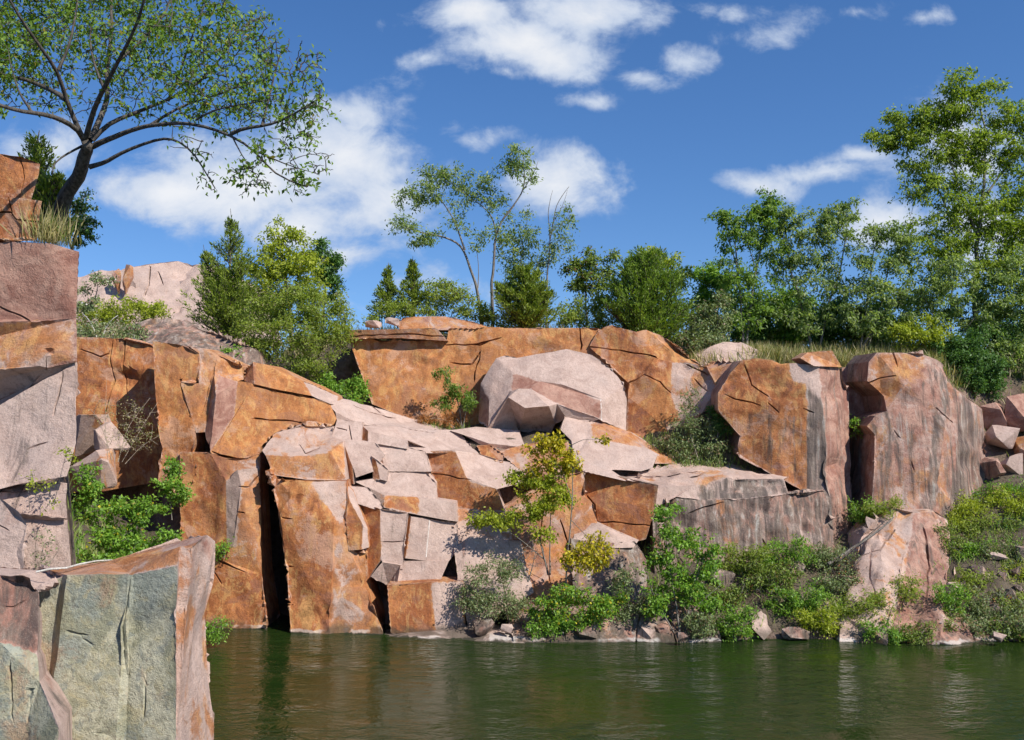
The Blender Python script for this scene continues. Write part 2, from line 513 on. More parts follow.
# --- the left wall
rock('rock_block', 'dark orange recessed rock panel at the left wall, set back beside the tall grey column', 'rock face',
     [('od', '70,337,35.6 124,338,35.7 150,344,35.7 156,348,35.8 166,440,35.4 168,480,35.3 50,500,35.3 60,400,35.4')],
     cracks=['82,350 92,353 100,357 108,354', '112,341 110,360 113,380 104,415', '124,339 122,372 126,395'], dy=0.2)
rock('rock_block', 'orange upright rock panel casting a narrow dark wedge of shadow on its left', 'rock face',
     [('ol', '153,341,34.3 183,345,34.4 199,354,34.5 199,383,34.4 180,382,34.3 190,413,34.2 196,433,34.1 193,452,34.0 162,449,34.0 159,433,34.0 155,385,34.2'),
      ('ro', '193,452,34.0 162,449,34.0 158,480,33.9 185,500,33.8 198,470,33.8')],
     depth=1.6, cracks=['180,382 184,395 190,413'], side='od')
rock('rock_wall', 'big sloping ochre rock wall face below the pale green bush', 'rock face',
     [('om', '183,345,34.4 201,348,34.6 218,355,34.8 244,366,35.2 243,380,35.0 238,381,34.8 220,374,34.6 214,371,34.6 205,432,34.1 196,433,34.1 190,413,34.2 180,382,34.3 199,383,34.4 199,354,34.5'),
      ('ro', '214,371,34.6 220,374,34.2 216,395,34.0 205,432,34.1'),
      ('r', '220,374,34.2 238,381,34.8 234,416,34.4 210,452,33.8 205,432,34.1 216,395,34.0'),
      ('ol', '238,381,34.8 254,384,34.8 312,397,35.3 330,405,35.4 337,419,35.3 334,426,35.1 303,425,34.9 275,433,34.5 261,447,34.1 259,454,34.0 244,459,33.9 212,454,33.8 210,452,33.8 234,416,34.4')],
     depth=2.2, cracks=['254,386 280,391 312,398', '255,418 290,421 312,424', '213,452 228,457 244,459'], cw=1.1, cd=0.2)
rock('rock_block', 'wedge shaped ochre block capping the left wall under the pale green bush', 'rock block',
     [('ol', '253,362,35.0 268,365,35.2 303,381,35.6 312,396,35.25 280,390,34.95 254,384,34.75'),
      ('od', '245,368,35.6 253,362,35.0 254,384,34.75 244,381,35.0'),
      ('p', '303,381,35.6 318,386,36.2 338,396,36.6 337,405,35.9 330,404,35.4 312,396,35.25')],
     amp=0.45, depth=1.5)
rock('rock_wall', 'rough orange and pink lower wall left of the deep dark cleft at the waterline', 'rock face',
     [('o', '180,452,33.9 210,453,33.8 226,458,33.7 230,475,33.5 226,481,33.4 226,547,33.2 222,560,33.1 214,556,33.2 180,560,33.4'),
      ('k', '230,475,33.5 237,469,33.3 261,467,33.6 241,485,33.2 238,512,33.1 233,545,33.1 226,547,33.2 226,481,33.4'),
      ('om', '226,458,33.7 246,459,33.8 260,454,33.9 261,467,33.6 237,469,33.3 230,475,33.5'),
      ('om', '261,467,33.6 261,574,33.1 244,572,33.0 222,560,33.1 226,547,33.2 233,545,33.1 238,512,33.1 241,485,33.2'),
      ('o', '222,560,33.1 244,572,33.0 261,574,33.1 264,600,32.9 267,628,32.7 267,642,32.6 205,642,32.8 200,600,33.1 214,556,33.2')],
     amp=0.6, depth=1.6, cracks=['216,560 228,565 244,572', '238,512 243,513', '240,487 248,487 256,478', '210,566 220,582'], side='od')
# --- the front block right of the cleft
rock('rock_slab', 'pink topped slab crowning the tall orange block right of the dark cleft', 'rock slab',
     [('pm', '262,450,33.6 275,433,34.4 303,425,34.8 334,426,35.0 333,436,34.7 344,441,34.4 330,452,33.5 290,456,33.3 266,456,33.3'),
      ('om', '266,456,33.3 290,456,33.3 330,452,33.5 344,441,34.4 346,480,33.5 310,480,33.2 273,475,33.1')],
     depth=1.6, cracks=['300,445 305,452 318,447'], amp=0.5)
rock('rock_block', 'tall orange and rust block at the waterline right of the dark cleft', 'rock block',
     [('ol', '268,466,33.15 274,476,33.0 310,481,33.0 323,501,32.75 300,492,32.7 290,494,32.7 280,515,32.65 278,509,32.8'),
      ('pm', '310,481,33.0 346,481,33.3 348,500,33.0 346,520,32.8 334,520,32.6 323,501,32.75'),
      ('o', '280,515,32.65 290,494,32.7 300,492,32.7 323,501,32.75 334,520,32.6 334,560,32.5 330,634,32.05 291,634,32.15 287,572,32.5 278,509,32.8'),
      ('om', '334,520,32.6 346,520,32.8 349,549,32.7 367,553,32.8 367,580,32.7 372,600,32.5 383,636,31.95 382,650,31.9 330,648,32.0 291,646,32.1 291,634,32.15 330,634,32.05 334,560,32.5')],
     depth=2.6, cracks=['283,518 289,519', '270,476 300,478 345,481', '286,567 291,567', '286,604 291,605'], side='od', cw=1.2)
# --- the pink steps
rock('rock_slab', 'long smooth pink slab sloping up behind the steps to the ochre back wall', 'rock slab',
     [('p', '330,405,35.5 345,399,36.4 393,416,38.1 421,421,38.9 456,432,38.3 440,434,37.3 395,428,36.3 362,424,35.6 338,420,35.4 337,412,35.4')],
     grow=1.7, depth=1.2, cracks=['356,407 370,413 395,419', '365,402 380,413'], amp=0.40, sink=0.6)
rock('rock_block', 'small pink step at the end of the rounded ochre face, with a short dark crack', 'rock block',
     [('p', '338,420,35.4 361,423,35.4 360,442,34.8 333,437,34.75')], grow=1.7, depth=1.0, cracks=['337,428 346,430', '349,427 351,438'], amp=0.40, L=0.13)
rock('rock_block', 'pink step with a bare orange triangular left side, below the long smooth slab', 'rock block',
     [('o', '362,424,35.7 369.6,431,35.0 369.6,442,34.8 362,441,35.2'),
      ('p', '369.6,431,35.0 406,440,35.1 406,448,34.9 369.6,442,34.8'),
      ('p', '362,424,35.7 395,428,36.3 440,434,37.1 424,447,35.7 406,440,35.1 369.6,431,35.0')], grow=1.7, depth=1.0, amp=0.35, side='p', L=0.13)
rock('rock_block', 'pink block with a thin orange left edge, just above the rounded grey block', 'rock block',
     [('p', '345,445,34.4 344,441,34.6 374,443,34.7 383,455,34.5 373,471,34.2 356,476,34.1 354,466,34.1'),
      ('o', '344,441,34.6 345,445,34.4 354,466,34.1 354,483,34.0 348,480,34.3 344,460,34.5')], grow=1.7, depth=1.2, amp=0.35, side='p', L=0.13)
rock('rock_block', 'wide pink grey step directly left of the rust orange block', 'rock block',
     [('k', '375,443,35.0 406,448,35.0 424,451,35.1 429,471,34.7 386,470,34.5 383,455,34.7'),
      ('o', '371,443,35.3 375,443,35.0 383,455,34.7 386,470,34.5 378,470,34.8')], grow=1.7, depth=1.2, amp=0.35, side='p', L=0.13)
rock('rock_block', 'small orange sided wedge of stone tucked among the pink steps', 'rock block',
     [('o', '372,457,34.35 376,460,34.2 380,478,34.05 373,480,34.15'), ('p', '376,460,34.2 387,470,34.25 386,480,34.05 380,478,34.05')], grow=1.7, depth=0.9, amp=0.25, side='p', L=0.1)
rock('rock_block', 'rounded grey pink block with a smooth worn right shoulder in the steps', 'rock block',
     [('k', '387,469,34.7 424,471,34.8 435,483,34.5 435,500,34.1 418,498,34.0 386,496,33.8 370,488,33.8 357,482,33.9 375,479,34.2')], grow=1.7, depth=1.2, amp=0.40, L=0.14)
rock('rock_block', 'pink, orange and grey banded block resting just above the grey drilled block', 'rock block',
     [('p', '350,487,33.7 370,488,33.8 386,496,33.75 386,507,33.5 380,510,33.4 357,503,33.3'),
      ('o', '370,488,33.8 386,496,33.75 418,498,33.95 418,514,33.7 386,507,33.5'),
      ('k', '418,498,33.95 436,500,34.0 454,503,34.0 456,521,33.8 418,514,33.7')], grow=1.7, depth=1.3, amp=0.30, L=0.13)
ob = rock('rock_block', 'square grey block with a pale vertical drill groove down its middle', 'rock block',
     [('k', '412,518,33.7 456,523,33.9 457,548,33.6 446,562,33.4 406.5,557,33.3'),
      ('o', '407,514,33.9 412,518,33.7 406.5,557,33.3 402,557,33.7 403,542,33.8')], grow=1.7, depth=1.3, amp=0.30, L=0.13)
GROOVES.append((ob, [(431, 502, 33.78), (429.5, 520, 33.62), (426, 557, 33.2)], 0.022))
rock('rock_block', 'upright grey block with a broad dark orange left face in the steps', 'rock block',
     [('k', '380,510,33.3 407,514,33.5 403,542,33.2 402,568,33.1 383,564,33.0 381,558,33.0'),
      ('od', '356,502,33.7 380,510,33.3 381,558,33.0 367,581,33.1 366,556,33.2 368,530,33.4')], grow=1.7, depth=1.3, amp=0.35, side='k', L=0.13, cracks=['382,542 402,541'])
rock('rock_block', 'orange flake with a pale pink right edge leaning on the tall block beside the steps', 'rock block',
     [('o', '346,486,33.4 350,502,33.0 362,525,32.75 361,548,32.6 349,549,32.65 347,520,32.8'),
      ('p', '346,486,33.4 353,492,33.5 367,529,33.0 368,546,32.9 361,548,32.6 362,525,32.75 350,502,33.0')], grow=1.7, depth=0.9, amp=0.30, L=0.12)
rock('rock_block', 'dark grey overhanging wedge above the black gap beside the bottom block', 'rock block',
     [('kd', '371,577,32.6 383,564,32.8 399,566,32.9 396,582,32.8 388,584,33.2')], grow=1.7, depth=0.9, amp=0.35, L=0.12)
rock('rock_slab', 'shaded brownish grey slab lying on the orange and pink bottom block', 'rock slab',
     [('kd', '402,562,33.2 447,562,33.3 437,584,32.9 395,583,32.9')], grow=1.7, depth=1.0, amp=0.30, L=0.13)
rock('rock_block', 'bottom block at the water, orange front left and clean pink front right', 'rock block',
     [('o', '388.5,586,32.25 431,584,32.35 435,630,32.0 392,633,31.95'),
      ('p', '431,584,32.35 462,582,32.7 464,627,32.25 435,630,32.0')], grow=1.7, depth=1.4, amp=0.30, L=0.13)
rock('rock_slab', 'low wet grey shelf at the waterline under the bottom block', 'rock slab',
     [('kd', '385,635,31.95 470,626,32.3 505,628,32.2 525,644,30.75 433,640.5,31.2 396,637.5,31.6'),
      ('kd', '396,637.5,31.6 433,640.5,31.2 525,644,30.75 525,660,30.75 433,656,31.2 396,652,31.6')], grow=1.7, depth=0.8, amp=0.30, L=0.14)
rock('rock_block', 'rust orange block with a notched right side and clean pink top', 'rock block',
     [('od', '426.6,452,35.6 456,452,35.3 468,478,34.8 471,481,34.7 471,510,34.5 436,500,35.0 434,477,35.2'),  # darker orange also paints the shade of its left-turned face
      ('o', '471,481,34.7 496,488,34.4 504,510,34.2 471,510,34.5'),
      ('p', '456,452,35.3 477,455,36.1 516,465,36.1 528,481,35.3 496,488,34.4 471,481,34.7 468,478,34.8')], grow=1.7, depth=1.4, amp=0.30, side='p', cracks=['434,474 450,476 468,479.5'], cw=0.9, cd=0.15)
rock('rock_slab', 'flat pink slab lying above the rust orange block, sloping to the pale ledge', 'rock slab',
     [('p', '404,441,35.4 420,430,37.0 456,431,37.4 479,455,36.2 456,452,35.4 426.6,452,35.3 424,450,35.2 405,448,35.1')], grow=1.7, depth=1.0, amp=0.35, sink=0.4)
rock('rock_slab', 'thin whitish slab lying level in front of the great pink boulder', 'rock slab',
     [('p', '452,431,37.2 477,428,37.7 518,431,37.7 524,447,36.8 490,442,36.7 465,435,36.9'), ('k', '465,435,36.9 490,442,36.7 524,447,36.8 522,451,36.9 488,447,36.8')], grow=1.7, depth=0.7, amp=0.20, L=0.13)
rock('rock_block', 'small orange stone lying under the thin whitish slab', 'rock block',
     [('o', '478,446,36.5 490,446,36.4 503,454,36.2 502,462,36.0 484,457,36.1')], grow=1.7, depth=0.7, amp=0.35, L=0.1)
rock('rock_block', 'broken brown and orange rubble block behind the yellow leaved sapling', 'rock block',
     [('ro', '500,452,36.5 520,447,36.8 560,440,37.0 572,442,36.6 582,470,35.5 560,480,35.3 530,478,35.5 515,464,36.0')], grow=1.7, depth=1.0, amp=0.65)
rock('rock_block', 'grey pink block under the rust orange block with a drilled right edge', 'rock block',
     [('tn', '454,509,34.3 471,510,34.4 504,510,34.7 512,542,34.1 470,538,33.8 457,549,33.6 455,523,33.9')], grow=1.7, depth=1.2, amp=0.40)
rock('rock_block', 'grey pink stone wall half hidden behind the dusty shoreline shrub', 'rock block',
     [('kd', '455,549,33.5 470,538,33.7 520,542,34.0 532,592,33.0 470,630,32.2 460,584,32.7')], grow=1.7, depth=1.4, amp=0.55)
rock('rock_wall', 'shadowed red brown rock face behind the stem of the yellow sapling', 'rock face',
     [('ro', '504,508,34.9 545,485,35.2 584,472,35.2 584,496,35.0 592,503,34.9 596,525,34.8 580,545,34.3 585,600,33.2 530,605,32.8 505,560,33.8')], grow=1.7, depth=1.6, amp=0.80, cracks=['545,500 540,540 550,580', '560,520 575,560'])
rock('rock_ledge', 'dark stained rock ledge along the waterline under the middle bushes', 'rock ledge',
     [('d', '505,605,32.8 560,600,32.9 610,612,32.0 650,610,31.9 700,600,32.6 720,640,30.95 722,658,30.9 650,660,30.6 520,658,30.8 515,640,30.95')], grow=1.7, depth=1.6, amp=0.75, cracks=['560,605 565,640', '640,612 636,642', '668,610 676,642'])
rock('rock_block', 'squarish dark block below the pink shelf behind the middle bush', 'rock block',
     [('d', '572,540,34.2 600,545,34.1 634,542,34.3 645,560,34.0 648,625,32.6 590,625,32.4 575,600,33.0')], grow=1.7, depth=1.6, amp=0.60)
rock('rock_slab', 'pale pink shelf just below the big dark orange block', 'rock slab',
     [('p', '578,523,34.9 599,525,34.6 637,540,34.5 632,547,34.1 600,547,34.0 574,541,34.2')], grow=1.7, depth=0.8, amp=0.35)
rock('rock_block', 'big dark orange block with a smooth face and one level crack, above the pink shelf', 'rock block',
     [('od', '584,470,35.8 627,480,35.2 657,486,34.8 653,511,34.7 645,538,34.5 634,541,34.6 610,532,35.0 597,523,35.2 592,503,35.3 584,496,35.6')], grow=1.7, depth=2.2, amp=0.40,  # dark orange partly paints the shade of this face, turned left
     cracks=['597,522 620,522.5 651,526', '588,497 595,505 597,522'], side='d')
rock('rock_block', 'broad pink block with a brown sloping top, right of the yellow sapling', 'rock block',
     [('p', '573,441,36.5 589,437,36.9 592,438,36.8 649,450,36.8 656,454,36.7 651,467,36.2 640,470,35.9 612,468,35.8 627,480,35.1 584,470,35.2 576,460,35.8'),
      ('ro', '592,438,36.8 589,424,37.7 599,421,38.0 631,434,37.9 649,444,37.7 672,456,37.3 675,463,36.9 653,463,36.5 656,454,36.7 649,450,36.8'),
      ('p', '562,430,37.1 567,415,37.8 591,421,37.75 589,424,37.7 592,438,36.8 589,437,36.9 573,441,36.5')], grow=1.7, depth=1.4, amp=0.35, side='p')
# --- the great boulder and the ochre back wall
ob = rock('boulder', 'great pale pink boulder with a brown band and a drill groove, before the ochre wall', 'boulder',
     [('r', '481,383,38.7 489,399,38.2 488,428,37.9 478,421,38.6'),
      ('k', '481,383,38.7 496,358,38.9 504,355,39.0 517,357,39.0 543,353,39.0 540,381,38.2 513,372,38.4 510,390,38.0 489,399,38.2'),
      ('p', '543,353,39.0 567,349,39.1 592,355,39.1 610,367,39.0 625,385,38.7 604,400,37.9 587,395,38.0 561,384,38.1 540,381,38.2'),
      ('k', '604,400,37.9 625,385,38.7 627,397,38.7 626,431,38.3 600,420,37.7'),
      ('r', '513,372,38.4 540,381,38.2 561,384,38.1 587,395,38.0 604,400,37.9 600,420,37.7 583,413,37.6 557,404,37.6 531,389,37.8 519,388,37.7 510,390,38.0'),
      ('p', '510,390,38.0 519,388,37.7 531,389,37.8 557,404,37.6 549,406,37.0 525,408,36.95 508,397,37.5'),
      ('kd', '508,397,37.5 525,408,36.95 549,406,37.0 557,404,37.6 556,425,38.2 551,437,38.6 519,431,38.6'),  # stained darker to deepen the shade under the bulge
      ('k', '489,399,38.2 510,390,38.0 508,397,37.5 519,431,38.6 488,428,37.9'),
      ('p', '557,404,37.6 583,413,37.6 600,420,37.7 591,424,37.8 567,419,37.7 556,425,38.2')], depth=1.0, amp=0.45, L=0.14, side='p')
GROOVES.append((ob, [(600.5, 397, 37.92), (601, 408, 37.75), (601.5, 421, 37.62)], 0.022))
rock('rock_wall', 'long smooth ochre back wall with swirling rust stains under the clifftop cedars', 'rock face',
     [('ol', '348,337,40.2 446,341,40.4 448,328,40.5 490,327,40.5 525,328,40.5 600,328,40.3 590,347,40.1 632,383,39.8 630,440,39.3 480,436,39.4 421,424,39.35 372,404,39.5')],
     depth=2.0, amp=0.7, cracks=['447,345 480,345 486,343', '470,345 500,338', '580,330 582,345 581,349', '452,363 472,364 480,352 474,380'], cw=1.0, cd=0.2)
rock('rock_slab', 'thin dark edged slab overhanging the left end of the ochre back wall', 'rock slab',
     [('ro', '344,330,39.7 404,329,39.8 436,328,40.0 448,341,40.1 400,338,39.9 349,339,39.8')], depth=1.2, amp=0.3, cracks=['349,336 380,335 410,334 440,336'], L=0.12)
rock('rock_slab', 'low red brown mound of rock capping the ochre back wall', 'rock slab',
     [('ro', '396,322,41.2 404,317,41.4 446,316.5,41.4 470,321,41.2 492,328,41.0 447,330,40.7 400,330,40.6')], depth=1.6, amp=0.5)
for i, (a, b, w, h) in enumerate(((373, 323, 17, 10), (392, 322, 17, 11))):
    boulder('boulder', ('small dark stone at the left end on top of the ochre wall', 'small dark stone next to the low red mound on the ochre wall')[i], 'boulder', a, b, 40.6, w, h, stain='kd', seed=20 + i, L=0.1)
rock('rock_wall', 'cracked orange and grey right end of the back wall beside the dusty ledge shrub', 'rock face',
     [('o', '600,328,40.1 612,325,40.0 636,332,39.8 655,357,39.4 589,347,40.0'),
      ('ol', '636,332,39.8 646,330,39.9 664,337,39.8 690,358,39.4 703,366,39.1 688,361,39.2 672,361,39.2 655,357,39.4'),
      ('o', '589,347,40.0 655,357,39.4 672,361,39.2 670,393,38.8 644,375,39.1 629,383,39.3'),
      ('ol', '629,383,39.3 644,375,39.1 670,393,38.8 678,419,38.5 664,426,38.4 646,411,38.7 628,397,39.2'),
      ('od', '628,397,39.2 646,411,38.7 664,426,38.4 672,437,38.2 640,445,38.2 626,432,38.8'),
      ('pm', '672,361,39.2 688,361,39.2 703,366,39.1 728,369,38.8 719,385,38.3 718,402,38.2 700,415,38.0 692,445,37.8 672,437,38.2 664,426,38.4 678,419,38.5 670,393,38.8')],
     depth=1.6, amp=0.9, cracks=['589,347 620,350 655,357', '688,364 700,370 708,374', '696,381 708,391', '628,383 644,374 660,382 670,393'])
# --- right hand columns and terrace
rock('rock_ledge', 'pink and mauve rock terrace with a grey broken front, left of the ochre column foot', 'rock ledge',
     [('pm', '627,480,35.05 640,470,35.9 651,467,36.2 675,463,36.9 690,460,37.4 745,462,37.6 792,474,36.6 784,479,35.65 728,477,35.45 696,485,35.35 657,487,35.1'),
      ('k', '657,487,35.1 696,485,35.35 700,500,35.1 676,497,35.0 655,508,34.9'),
      ('gd', '696,485,35.35 728,477,35.45 784,479,35.65 788,494,35.3 775,496,35.2 730,500,35.1 700,500,35.1')], depth=1.6, amp=1.1, cracks=['668,475 700,472 735,470', '690,478 725,468'])
rock('rock_wall', 'streaked grey and black wall under the terrace, above the middle shoreline shrubs', 'rock face',
     [('d', '652,508,34.9 676,498,35.0 700,500,35.05 730,500,35.1 775,496,35.15 800,492,35.3 826,490,35.6 838,555,35.0 790,560,34.5 720,570,34.2 655,575,34.2')], depth=2.0, amp=1.0,
     cracks=['690,513 705,507 722,503', '770,500 775,494 800,493', '764,540 770,550'])
rock('rock_column', 'tall rock column with a bright ochre left face and grey streaked right face', 'rock column',
     [('o', '743,360,36.9 756,358,36.9 789,362,36.6 793,380,36.5 806,386,36.3 807,416,36.2 762,412,36.5 718,410,36.7 718,393,36.8 730,373,36.9'),
      ('os', '807,416,36.2 807,494,35.9 786,482,36.0 736,455,36.6 740,436,36.7 718,410,36.7 762,412,36.5'),
      ('kd', '789,362,36.6 820,366,36.6 822,398,36.3 806,386,36.3 793,380,36.5'),
      ('gd', '806,386,36.3 822,398,36.3 830,490,36.0 836,560,35.4 812,560,35.2 800,560,35.2 807,494,35.9 807,416,36.2'),
      ('rd', '820,366,36.6 838,367,37.2 848,390,37.5 851,481,37.0 853,560,36.0 836,560,35.4 830,490,36.0 822,398,36.3')], depth=2.4, amp=0.8,
     cracks=['728,396 745,401 760,405', '768,403 778,411', '745,366 752,385 768,396', '807,410 812,412', '738,452 736,440'], side='rd')
rock('rock_block', 'reddish square block perched on the corner of the ochre column', 'rock block',
     [('ro', '800,358,36.5 808,352,36.8 832,350.5,37.0 842,367,37.1 836,367,36.9 814,366,36.4')], depth=1.2, amp=0.5, L=0.13)
rock('boulder', 'smooth pale pink boulder in the dry grass behind the ochre column', 'boulder',
     [('p', '698,353,40.2 709,347,40.4 724,342,40.8 741,342,40.9 758,350,40.6 768,358,40.3 768,368,39.8 700,368,39.8')], depth=1.6, amp=0.6)
rock('rock_block', 'broken rusty rocks in the notch between back wall and ochre column', 'rock block',
     [('ro', '706,366,38.9 715,359,39.0 738,361,38.4 744,362,38.0 732,374,37.9 722,392,37.9 716,384,38.2')], depth=1.2, amp=1.4, L=0.12)
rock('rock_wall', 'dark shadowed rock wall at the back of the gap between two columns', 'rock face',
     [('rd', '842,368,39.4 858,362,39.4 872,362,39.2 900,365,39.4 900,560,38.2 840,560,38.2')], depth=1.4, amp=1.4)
rock('rock_column', 'broad red and mauve rock column with orange crest below the tall clifftop tree', 'rock column',
     [('ro', '869,362,37.1 877,353,37.2 925,353,37.3 928,380,36.9 905,385,36.7 887,411,36.5 882,396,36.9 867,381,36.9'),
      ('rm', '928,380,36.9 936,398,36.7 930,450,36.1 922,530,35.5 893,530,35.4 870,530,35.6 874,474,36.0 875,435,36.3 867,426,36.5 875,416,36.5 887,411,36.5 905,385,36.7'),
      ('d', '936,398,36.7 948,398,36.85 942,450,36.2 934,530,35.55 922,530,35.5 930,450,36.1'),
      ('rm', '928,380,36.9 925,353,37.3 945,364,37.4 948,381,37.2 962,400,37.2 955,470,36.4 946,530,35.6 934,530,35.55 942,450,36.2 948,398,36.85 936,398,36.7'),
      ('d', '948,381,37.2 962,394,37.5 982,409,38.5 988,461,38.3 982,500,37.6 970,545,36.4 946,530,35.6 955,470,36.4 962,400,37.2')], depth=2.2, amp=0.8,
     cracks=['936,408 945,415 953,422', '896,433 900,438', '893,353 897,365', '912,464 914,469', '869,383 880,378 895,376'], side='rd')
rock('rock_pedestal', 'pink and orange crumbling rock pedestal rising from the water under the red column', 'rock pedestal',
     [('pm', '852,575,34.2 862,535,35.2 878,514,35.6 893,508,35.7 914,512,35.5 908,545,34.6 903,585,33.4 893,620,32.3 888,641,31.1 886,656,31.0 838,656,31.1 842,615,32.4'),
      ('rd', '914,512,35.5 934,510,35.8 947,520,36.0 951,550,35.2 955,580,34.2 946,615,32.6 940,642,31.1 940,656,31.05 886,656,31.0 888,641,31.1 893,620,32.3 903,585,33.4 908,545,34.6')], dy=-0.55, depth=1.6, amp=1.25,
     cracks=['872,548 870,575 876,600', '924,530 930,560 926,600', '895,530 880,550 862,556'])
rock('rock_slab', 'tilted flat faced brown slab leaning at the waterline among the right shrubs', 'rock slab',
     [('kd', '752,612,32.2 768,596,32.8 788,602,32.7 775,628,31.8 764,640,31.2 752,628,31.5')], depth=0.8, amp=0.7, L=0.12)
TAL = [(990, 418, 39.2, 30, 32, 'r', 'tall red stone at the top of the right hand rubble slope beside the red column'),
       (1022, 412, 39.0, 44, 40, 'r', 'large red brown stone at the right edge of the rubble slope'),
       (1003, 437, 38.3, 30, 24, 'k', 'grey brown stone in the middle of the right hand rubble slope'),
       (1010, 466, 37.8, 32, 26, 'p', 'pale pink stone with broken face low on the right hand rubble slope'),
       (990, 470, 37.6, 24, 26, 'rd', 'small dark stone wedged against the red column foot on the rubble slope'),
       (1026, 452, 38.2, 22, 34, 'ro', 'rusty stone at the very right edge of the rubble slope'),
       (1000, 492, 37.0, 34, 14, 'r', 'flat red stone at the bottom of the right hand rubble slope')]
for i, (a, b, Y, w, h, s, lab) in enumerate(TAL):
    boulder('boulder', lab, 'boulder', a, b, Y, w, h, stain=s, seed=40 + i)
rock('rock_ledge', 'brown broken rock ledge along the water at the right edge, partly under dry brush', 'rock ledge',
     [('rd', '938,612,32.6 965,590,33.6 1000,575,34.2 1060,560,34.6 1110,600,33.2 1110,646,30.7 1110,662,30.7 1000,662,30.75 940,660,30.95 936,640,31.1')], dy=-0.4, depth=1.4, amp=1.7, cracks=['960,600 975,640', '1000,590 990,625 1005,645'])
rock('rock_wall', 'brown rock step in the middle of the right bank below the yellow green bush', 'rock face',
     [('br', '950,560,35.3 968,540,36.0 1005,535,36.2 1060,520,36.4 1060,585,34.6 1000,582,34.6 960,590,34.4')], dy=-0.9, depth=1.4, amp=1.7)
# --- the near column on the left
rock('rock_block', 'topmost ochre block of the near left stack, crossed by branch shadows', 'rock block',
     [('o', '-120,150,17.3 0,154,17.25 19,156,17.2 40,164,17.3 39,174,17.3 31,199,17.15 0,202,17.2 -120,202,17.2')], bdx=-1.6, depth=1.6, L=0.09, amp=0.45, cracks=['20,160 24,178 20,196'], cd=0.1, cw=0.9, side='ol')
rock('rock_block', 'second ochre block from the top of the near left stack, under the top one', 'rock block',
     [('o', '-120,197,17.1 0,197,17.1 43,200.5,17.15 41,218,17.1 38,240,17.05 -120,238,17.0')], bdx=-1.6, depth=1.8, L=0.09, amp=0.45, cracks=['-5,213 10,212 16,219 40,222', '9,201 12,212'], cd=0.12, cw=1.0, side='ol')
rock('rock_column', 'big smooth reddish block on the near left carrying the two ochre blocks', 'rock block',
     [('rt', '-160,241,16.9 0,241,16.9 49,243,16.9 79.6,251,17.1 76,318,17.0 0,322,16.75 -160,322,16.7'),
      ('ro', '-160,322,16.7 0,322,16.75 76,318,17.0 77,362,16.95 49,368,16.8 47,352,16.7 40,366,16.65 0,369,16.6 -160,372,16.6'),
      ('kd', '-160,372,16.6 0,369,16.6 40,366,16.65 47,352,16.7 49,368,16.8 44,374,17.0 25,391,17.1 0,404,17.2 -160,420,17.2')], bdx=-1.6, depth=2.2, L=0.1, amp=0.5,
     cracks=['-2,306 8,311 20,315 32,322', '47,350 46,370'], cw=1.2, cd=0.15, side='r')
rock('rock_block', 'pale grey pink slab faced block under the big reddish block at far left', 'rock block',
     [('kk', '49,368,16.85 77,362,17.0 80,397,17.0 76,443,16.7 67,476,16.4 30,483,16.3 0,490,16.25 -160,494,16.2 -160,422,16.95 0,405,17.0 25,391,17.0 44,374,16.95')], bdx=-1.6, depth=2.0, L=0.1, amp=0.6,
     cracks=['62,375 58,395 52,415', '32,447 46,442'], cw=1.2, cd=0.1)
rock('rock_block', 'low grey block with a flat top between the grey slab and the left bush', 'rock block',
     [('kk', '-160,497,16.6 0,493,16.5 20,489,16.5 67,483,16.6 68,519,16.4 25,514,16.2 -160,514,16.2')], bdx=-1.6, depth=1.4, L=0.1, amp=0.6)
rock('boulder', 'rounded dark grey boulder at the left edge above the green foreground rock', 'boulder',
     [('kd', '-160,490,15.9 0,498,15.7 18,512,15.5 28,525,15.5 27,575,15.3 -160,585,15.2')], bdx=-1.6, depth=1.2, L=0.09, amp=0.8, cracks=['-2,525 8,530'])
rock('rock_block', 'shaded mauve block behind the bare twigs at lower left', 'rock block',
     [('kd', '24,514,16.3 68,520,16.5 70,545,16.3 72,590,16.0 22,590,16.0')], bdx=-1.6, depth=1.2, L=0.1, amp=0.8)
for i, (a, b, Y, w, h, s, lab) in enumerate(((94, 436, 33.8, 42, 44, 'pm', 'pink broken stone lying before the dark orange recessed panel'),
                                             (112, 437, 33.6, 34, 32, 'kd', 'grey angular stone lying before the dark orange recessed panel'),
                                             (96, 468, 32.8, 50, 40, 'pm', 'pinkish stone half buried behind the leafy left bush'))):
    boulder('boulder', lab, 'boulder', a, b, Y, w, h, stain=s, seed=60 + i)
